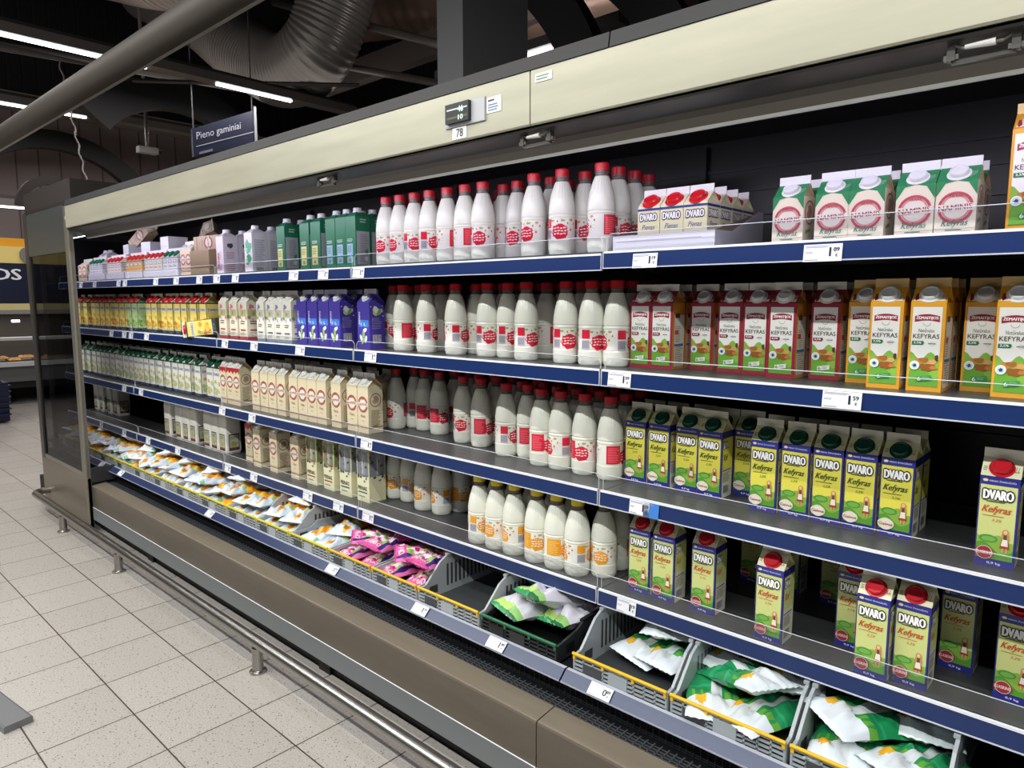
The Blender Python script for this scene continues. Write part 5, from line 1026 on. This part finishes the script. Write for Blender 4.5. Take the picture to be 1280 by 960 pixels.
# ducts
def ribbed(name, label, path, r, col, pitch=0.085, amp=0.06):
    P = [Vector(p) for p in path]; pts = []      # Catmull-Rom through the path
    for i in range(len(P) - 1):
        p0, p1, p2, p3 = P[max(i - 1, 0)], P[i], P[i + 1], P[min(i + 2, len(P) - 1)]; n = max(4, int((p2 - p1).length / pitch) * 4)
        for k in range(n):
            t = k / n; pts.append(0.5 * ((2 * p1) + (-p0 + p2) * t + (2 * p0 - 5 * p1 + 4 * p2 - p3) * t * t + (-p0 + 3 * p1 - 3 * p2 + p3) * t ** 3))
    b = MB(); b.tube(pts, [r * (1 + amp * (0, .7, 1, .7)[k % 4]) for k in range(len(pts))], col, 28); o = b.build(name, 'zinc' if col == 'Z' else 'metal'); tag(o, label, 'duct'); return o
ribbed('ventilation_duct', 'large ribbed silver duct bending down behind the case, left of the pillar', [(-7.3, 5.3, 6.4), (-7.42, 5.2, 5.6), (-7.55, 5.1, 4.95), (-7.85, 5.0, 4.5), (-8.6, 5.0, 4.45), (-9.6, 4.95, 4.95), (-10.8, 4.9, 5.7), (-12.3, 4.8, 6.4)], 0.42, '85807C', 0.06, 0.05)
ribbed('ventilation_duct', 'ribbed duct under the ceiling at the top left corner', [(-12.5, 3.2, 6.3), (-10.4, 3.4, 5.75), (-8.6, 3.5, 5.15), (-7.6, 3.6, 5.0)], 0.34, '7E746E', 0.10, 0.06)
ribbed('ventilation_duct', 'brown foil-wrapped duct seen behind and right of the pillar', [(-10.5, 6.9, 6.2), (-8.2, 6.7, 5.75), (-6.3, 6.5, 5.15), (-5.0, 6.4, 4.75), (-3.6, 6.3, 4.6)], 0.50, '8E766A', 0.3, 0.03)
# dark arched beams of the hall
def arch(label, cx, cy, cz, r0, r1, a0, a1, th=0.16, along='y', col='100E0D'):
    b = MB(); n = 30; P = []
    for k in range(n + 1):
        a = math.radians(a0 + (a1 - a0) * k / n)
        for r in (r0, r1):
            for s in (0, th):
                P.append((cx + s, cy + r * math.cos(a), cz + r * math.sin(a)) if along == 'y' else (cx + r * math.cos(a), cy + s, cz + r * math.sin(a)))
    F = []
    for k in range(n):
        a = 4 * k; c = a + 4; F += [(a, a + 2, c + 2, c), (a + 1, c + 1, c + 3, a + 3), (a + 2, a + 3, c + 3, c + 2), (a, c, c + 1, a + 1)]
    F += [(0, 1, 3, 2), (4 * n, 4 * n + 2, 4 * n + 3, 4 * n + 1)]
    b.add(P, F, col); o = b.build('arched_beam', 'matte'); tag(o, label, 'beam', 'dark arched roof beams'); return o
arch('dark arched beam in front of the panelled wall, left one', -12.2, 3.27, 2.39, 1.31, 1.575, 8, 150)
arch('dark arched beam rising behind the ribbed duct, above the blue sign', -9.0, 3.75, 2.75, 1.02, 1.36, 5, 140)
arch('small dark arch just above the glazed end panel', -9.0, 2.37, 2.50, 0.24, 0.33, 0, 180, 0.1, col='2A2220')
arch('dark curved beam right of the grey pillar', -5.2, 4.5, 2.6, 1.78, 2.12, 8, 75, 0.16, 'x')
arch('dark curved beam farthest right above the case top', -4.35, 4.5, 2.4, 1.78, 2.12, 8, 75, 0.16, 'x')
# beams, pipes and rods under the roof
for i, (p, q, r, c, lb) in enumerate([((-9.6, 5.5, 5.72), (-5.0, 5.5, 3.9), 0.05, '6E6864', 'thin roof pipe sloping down left of the grey pillar'),
                                      ((-8.3, 5.6, 4.62), (-5.9, 5.6, 3.86), 0.045, '6E6864', 'lower roof pipe ending behind the grey pillar'),
                                      ((-9.0, 1.0, 4.05), (-9.0, 6.0, 4.32), 0.05, '5A5654', 'dark roof tube above the long strip lamp'),
                                      ((-8.9, 3.2, 4.0), (-7.2, 5.2, 4.05), 0.025, '4E4A46', 'thin rod in front of the ribbed duct')]):
    simple('roof_pipe', 'pipe', lb, lambda b: b.tube([p, q], r, c, 10), 'metal')
bm_ = MB(); bm_.box(-9.3, -4.2, 5.9, 6.05, 4.45, 4.75, '5C5450'); tag(bm_.build('roof_girder', 'matte'), 'pale girder under the roof between duct and pillar', 'beam')
# camera on its rod, cable
o = tag(empty('security_camera', (-10, 3.8, 3.46)), 'small white security camera hanging on a rod before the wall', 'camera')
b = MB(); b.tube([(0, 0, 0.05), (0, 0, 3.14)], 0.022, '77726E', 8); b.build('rod', 'metal', o)
b = MB(); b.box(-0.06, 0.06, -0.12, 0.12, -0.03, 0.05, 'A9A6A2'); b.tube([(0, 0.12, 0.01), (0, 0.17, 0.0)], 0.035, '1A1A1C', 10); b.build('camera_body', 'plastic', o)
b = MB(); P = [(-9.0, 2.55 + 0.32 * k / 60 + 0.012 * math.sin(k * 1.3), 4.15 - 2.2 * k / 60) for k in range(61)]; b.tube(P, 0.009, '8E8A86', 6); tag(b.build('hanging_cable', 'plastic'), 'wavy grey cable hanging down at upper left', 'cable')
# hanging aisle sign
o = tag(empty('hanging_sign', (-8.0, 3.88, 3.1)), 'dark blue hanging aisle sign with pale lettering above the case', 'sign')
b = MB(); b.ext_x([(-0.36, -0.02), (0.38, 0.24), (0.38, 0.62), (-0.36, 0.28)], -0.02, 0.02, '141A30'); b.box(0.018, 0.03, 0.37, 0.40, 0.2, 0.66, '8A8A8E'); b.tube([(0, 0.36, 0.5), (0, 0.36, 3.5)], 0.008, '3A3A3C', 6); b.tube([(0, -0.34, 0.2), (0, -0.34, 3.5)], 0.008, '3A3A3C', 6)
A = Art(b, lambda u, v, l: (0.0212 + EPS * l * 8, u, v + (u + 0.36) * 0.40)); A.text('Pieno gaminiai', -0.06, 0.13, 'A8AAB8', w=0.52, h=0.10, l=2); A.rect(-0.33, 0.075, 0.36, 0.085, '8E90A0', 2); A.lines(-0.3, -0.03, -0.1, 0.03, 1, '6E7086', 2)
b.build('sign_board', 'print', o)
# bakery counter at the far end, facing this way
o = tag(empty('serving_counter', (-12.0, 2.4, 0)), 'far bakery counter under a yellow and dark blue fascia at left', 'counter')
def pc(fn, name, m='matte'):
    b = MB(); fn(b); return b.build(name, m, o)
pc(lambda b: (b.box(-0.3, 0, -3.4, 3.4, 2.255, 2.37, 'F0A51A'), b.box(-0.3, 0, -3.4, 3.4, 2.02, 2.255, 'E2CC7A'), b.box(-0.3, 0, -3.4, 3.4, 1.36, 1.45, 'CDBF82')), 'yellow_band')
pc(lambda b: b.box(-0.3, 0.0, -3.4, 3.4, 1.45, 2.02, '0E1430'), 'sign_panel', 'print')
def osn(b):
    A = Art(b, lambda u, v, l: (0.003 + 0.001 * l, u, v)); A.text('OS', 0.155, 1.785, 'E9ECF2', w=0.34, h=0.155, l=2, bold=0.035)
pc(osn, 'lettering', 'print')
pc(lambda b: b.ext_x([(0.33, 2.10), (0.36, 2.05), (0.42, 2.02), (0.62, 2.02), (0.62, 2.26), (0.42, 2.26), (0.36, 2.23), (0.33, 2.18)], 0.0, 0.03, '8A8886'), 'round_plate', 'metal')
pc(lambda b: (b.box(-0.5, 0.05, -3.4, 3.4, 1.30, 1.36, '9A9A9C'), b.box(-0.1, 0.12, -3.4, 3.4, 0.93, 0.97, 'D2D4D6'), b.box(-0.1, 0.16, -3.4, 3.4, 0.56, 0.62, 'D6D8DA')), 'steel_shelf', 'metal')
pc(lambda b: (b.box(-0.9, -0.85, -3.4, 3.4, 0.3, 1.36, '3A3532'), b.box(-0.85, 0.0, -3.4, 3.4, 0.60, 0.63, '5A5450')), 'counter_back')
pc(lambda b: (b.box(-0.85, 0.10, -3.4, 3.4, 0.34, 0.56, '6B6D6E'), b.box(-0.85, 0.0, -3.4, 3.4, 0.24, 0.34, '2A2A2A')), 'counter_base', 'metal')
for q in (-2.5, -0.2, 0.62, 2.4): pc(lambda b: b.box(-0.8, -0.1, q, q + 0.3, 0.0, 0.24, '2A2624'), 'leg')
pc(lambda b: b.lathe([(0.05, 0, 'FFFFFF'), (0.05, 0.03, 'FFFFFF'), (0.001, 0.031, 'FFFFFF')], 16, cx=-0.2, cy=0.26, axis=Matrix.Translation((0, 0, 1.18))), 'spot_lamp', 'lamp')
r_ = random.Random(2)
for i in range(7):
    b = MB(); n = 14; cy = -0.25 + 0.16 * i
    for rr in range(3):
        for k in range(3): b.lathe([(0.02, 0.0, 'C98F4A'), (0.042, 0.012, 'D9A866'), (0.03, 0.035, 'B4743A'), (0.004, 0.042, 'B4743A')], 12, cx=-0.06 * k, cy=(rr - 1) * 0.05)
    q = b.build('pastry_tray', 'matte'); q.location = (-12.02 - 0.0, 2.4 + cy + 0.1, 0.631 + 0.03 * (i % 2)); tag(q, f"small heap of golden pastries on the far counter, {ORD[i]} from left", 'pastry', 'pastries on the far counter')
# dark blue basket standing before the counter
o = tag(empty('shopping_basket', (-10.5, 1.90, 0)), 'dark blue shopping basket stack partly cut by the left picture edge', 'basket')
b = MB(); b.ext_y([(-0.22, 0.02), (0.22, 0.02), (0.27, 0.50), (-0.27, 0.50)], -0.26, 0.2, '141A38')
for k in range(6): b.box(-0.275, 0.275, -0.27, 0.21 + 0.004 * k, 0.10 + 0.07 * k, 0.115 + 0.07 * k, '1E2648')
b.build('basket_body', 'plastic', o); b = MB(); b.tube([(0.2, -0.2, 0.5), (0.22, -0.16, 0.56), (0.22, 0.1, 0.56), (0.2, 0.15, 0.5)], 0.012, '5A6078', 8); b.build('handle', 'plastic', o)
# grey foot plate at the lower left edge
b = MB(); b.ext_x([(-0.045, 0.0), (-0.045, 0.022), (-0.038, 0.026), (0.038, 0.026), (0.045, 0.022), (0.045, 0.0)], -0.45, 0.0, '77787C'); o = b.build('stand_foot', 'metal'); o.location = (-2.83, 0.525, 0.0); o.rotation_euler = (0, 0, math.radians(8))
tag(o, 'flat grey metal foot plate on the tiles at the lower left picture edge', 'stand')
for o in PROTO.values():
    if 'label' not in o: pass
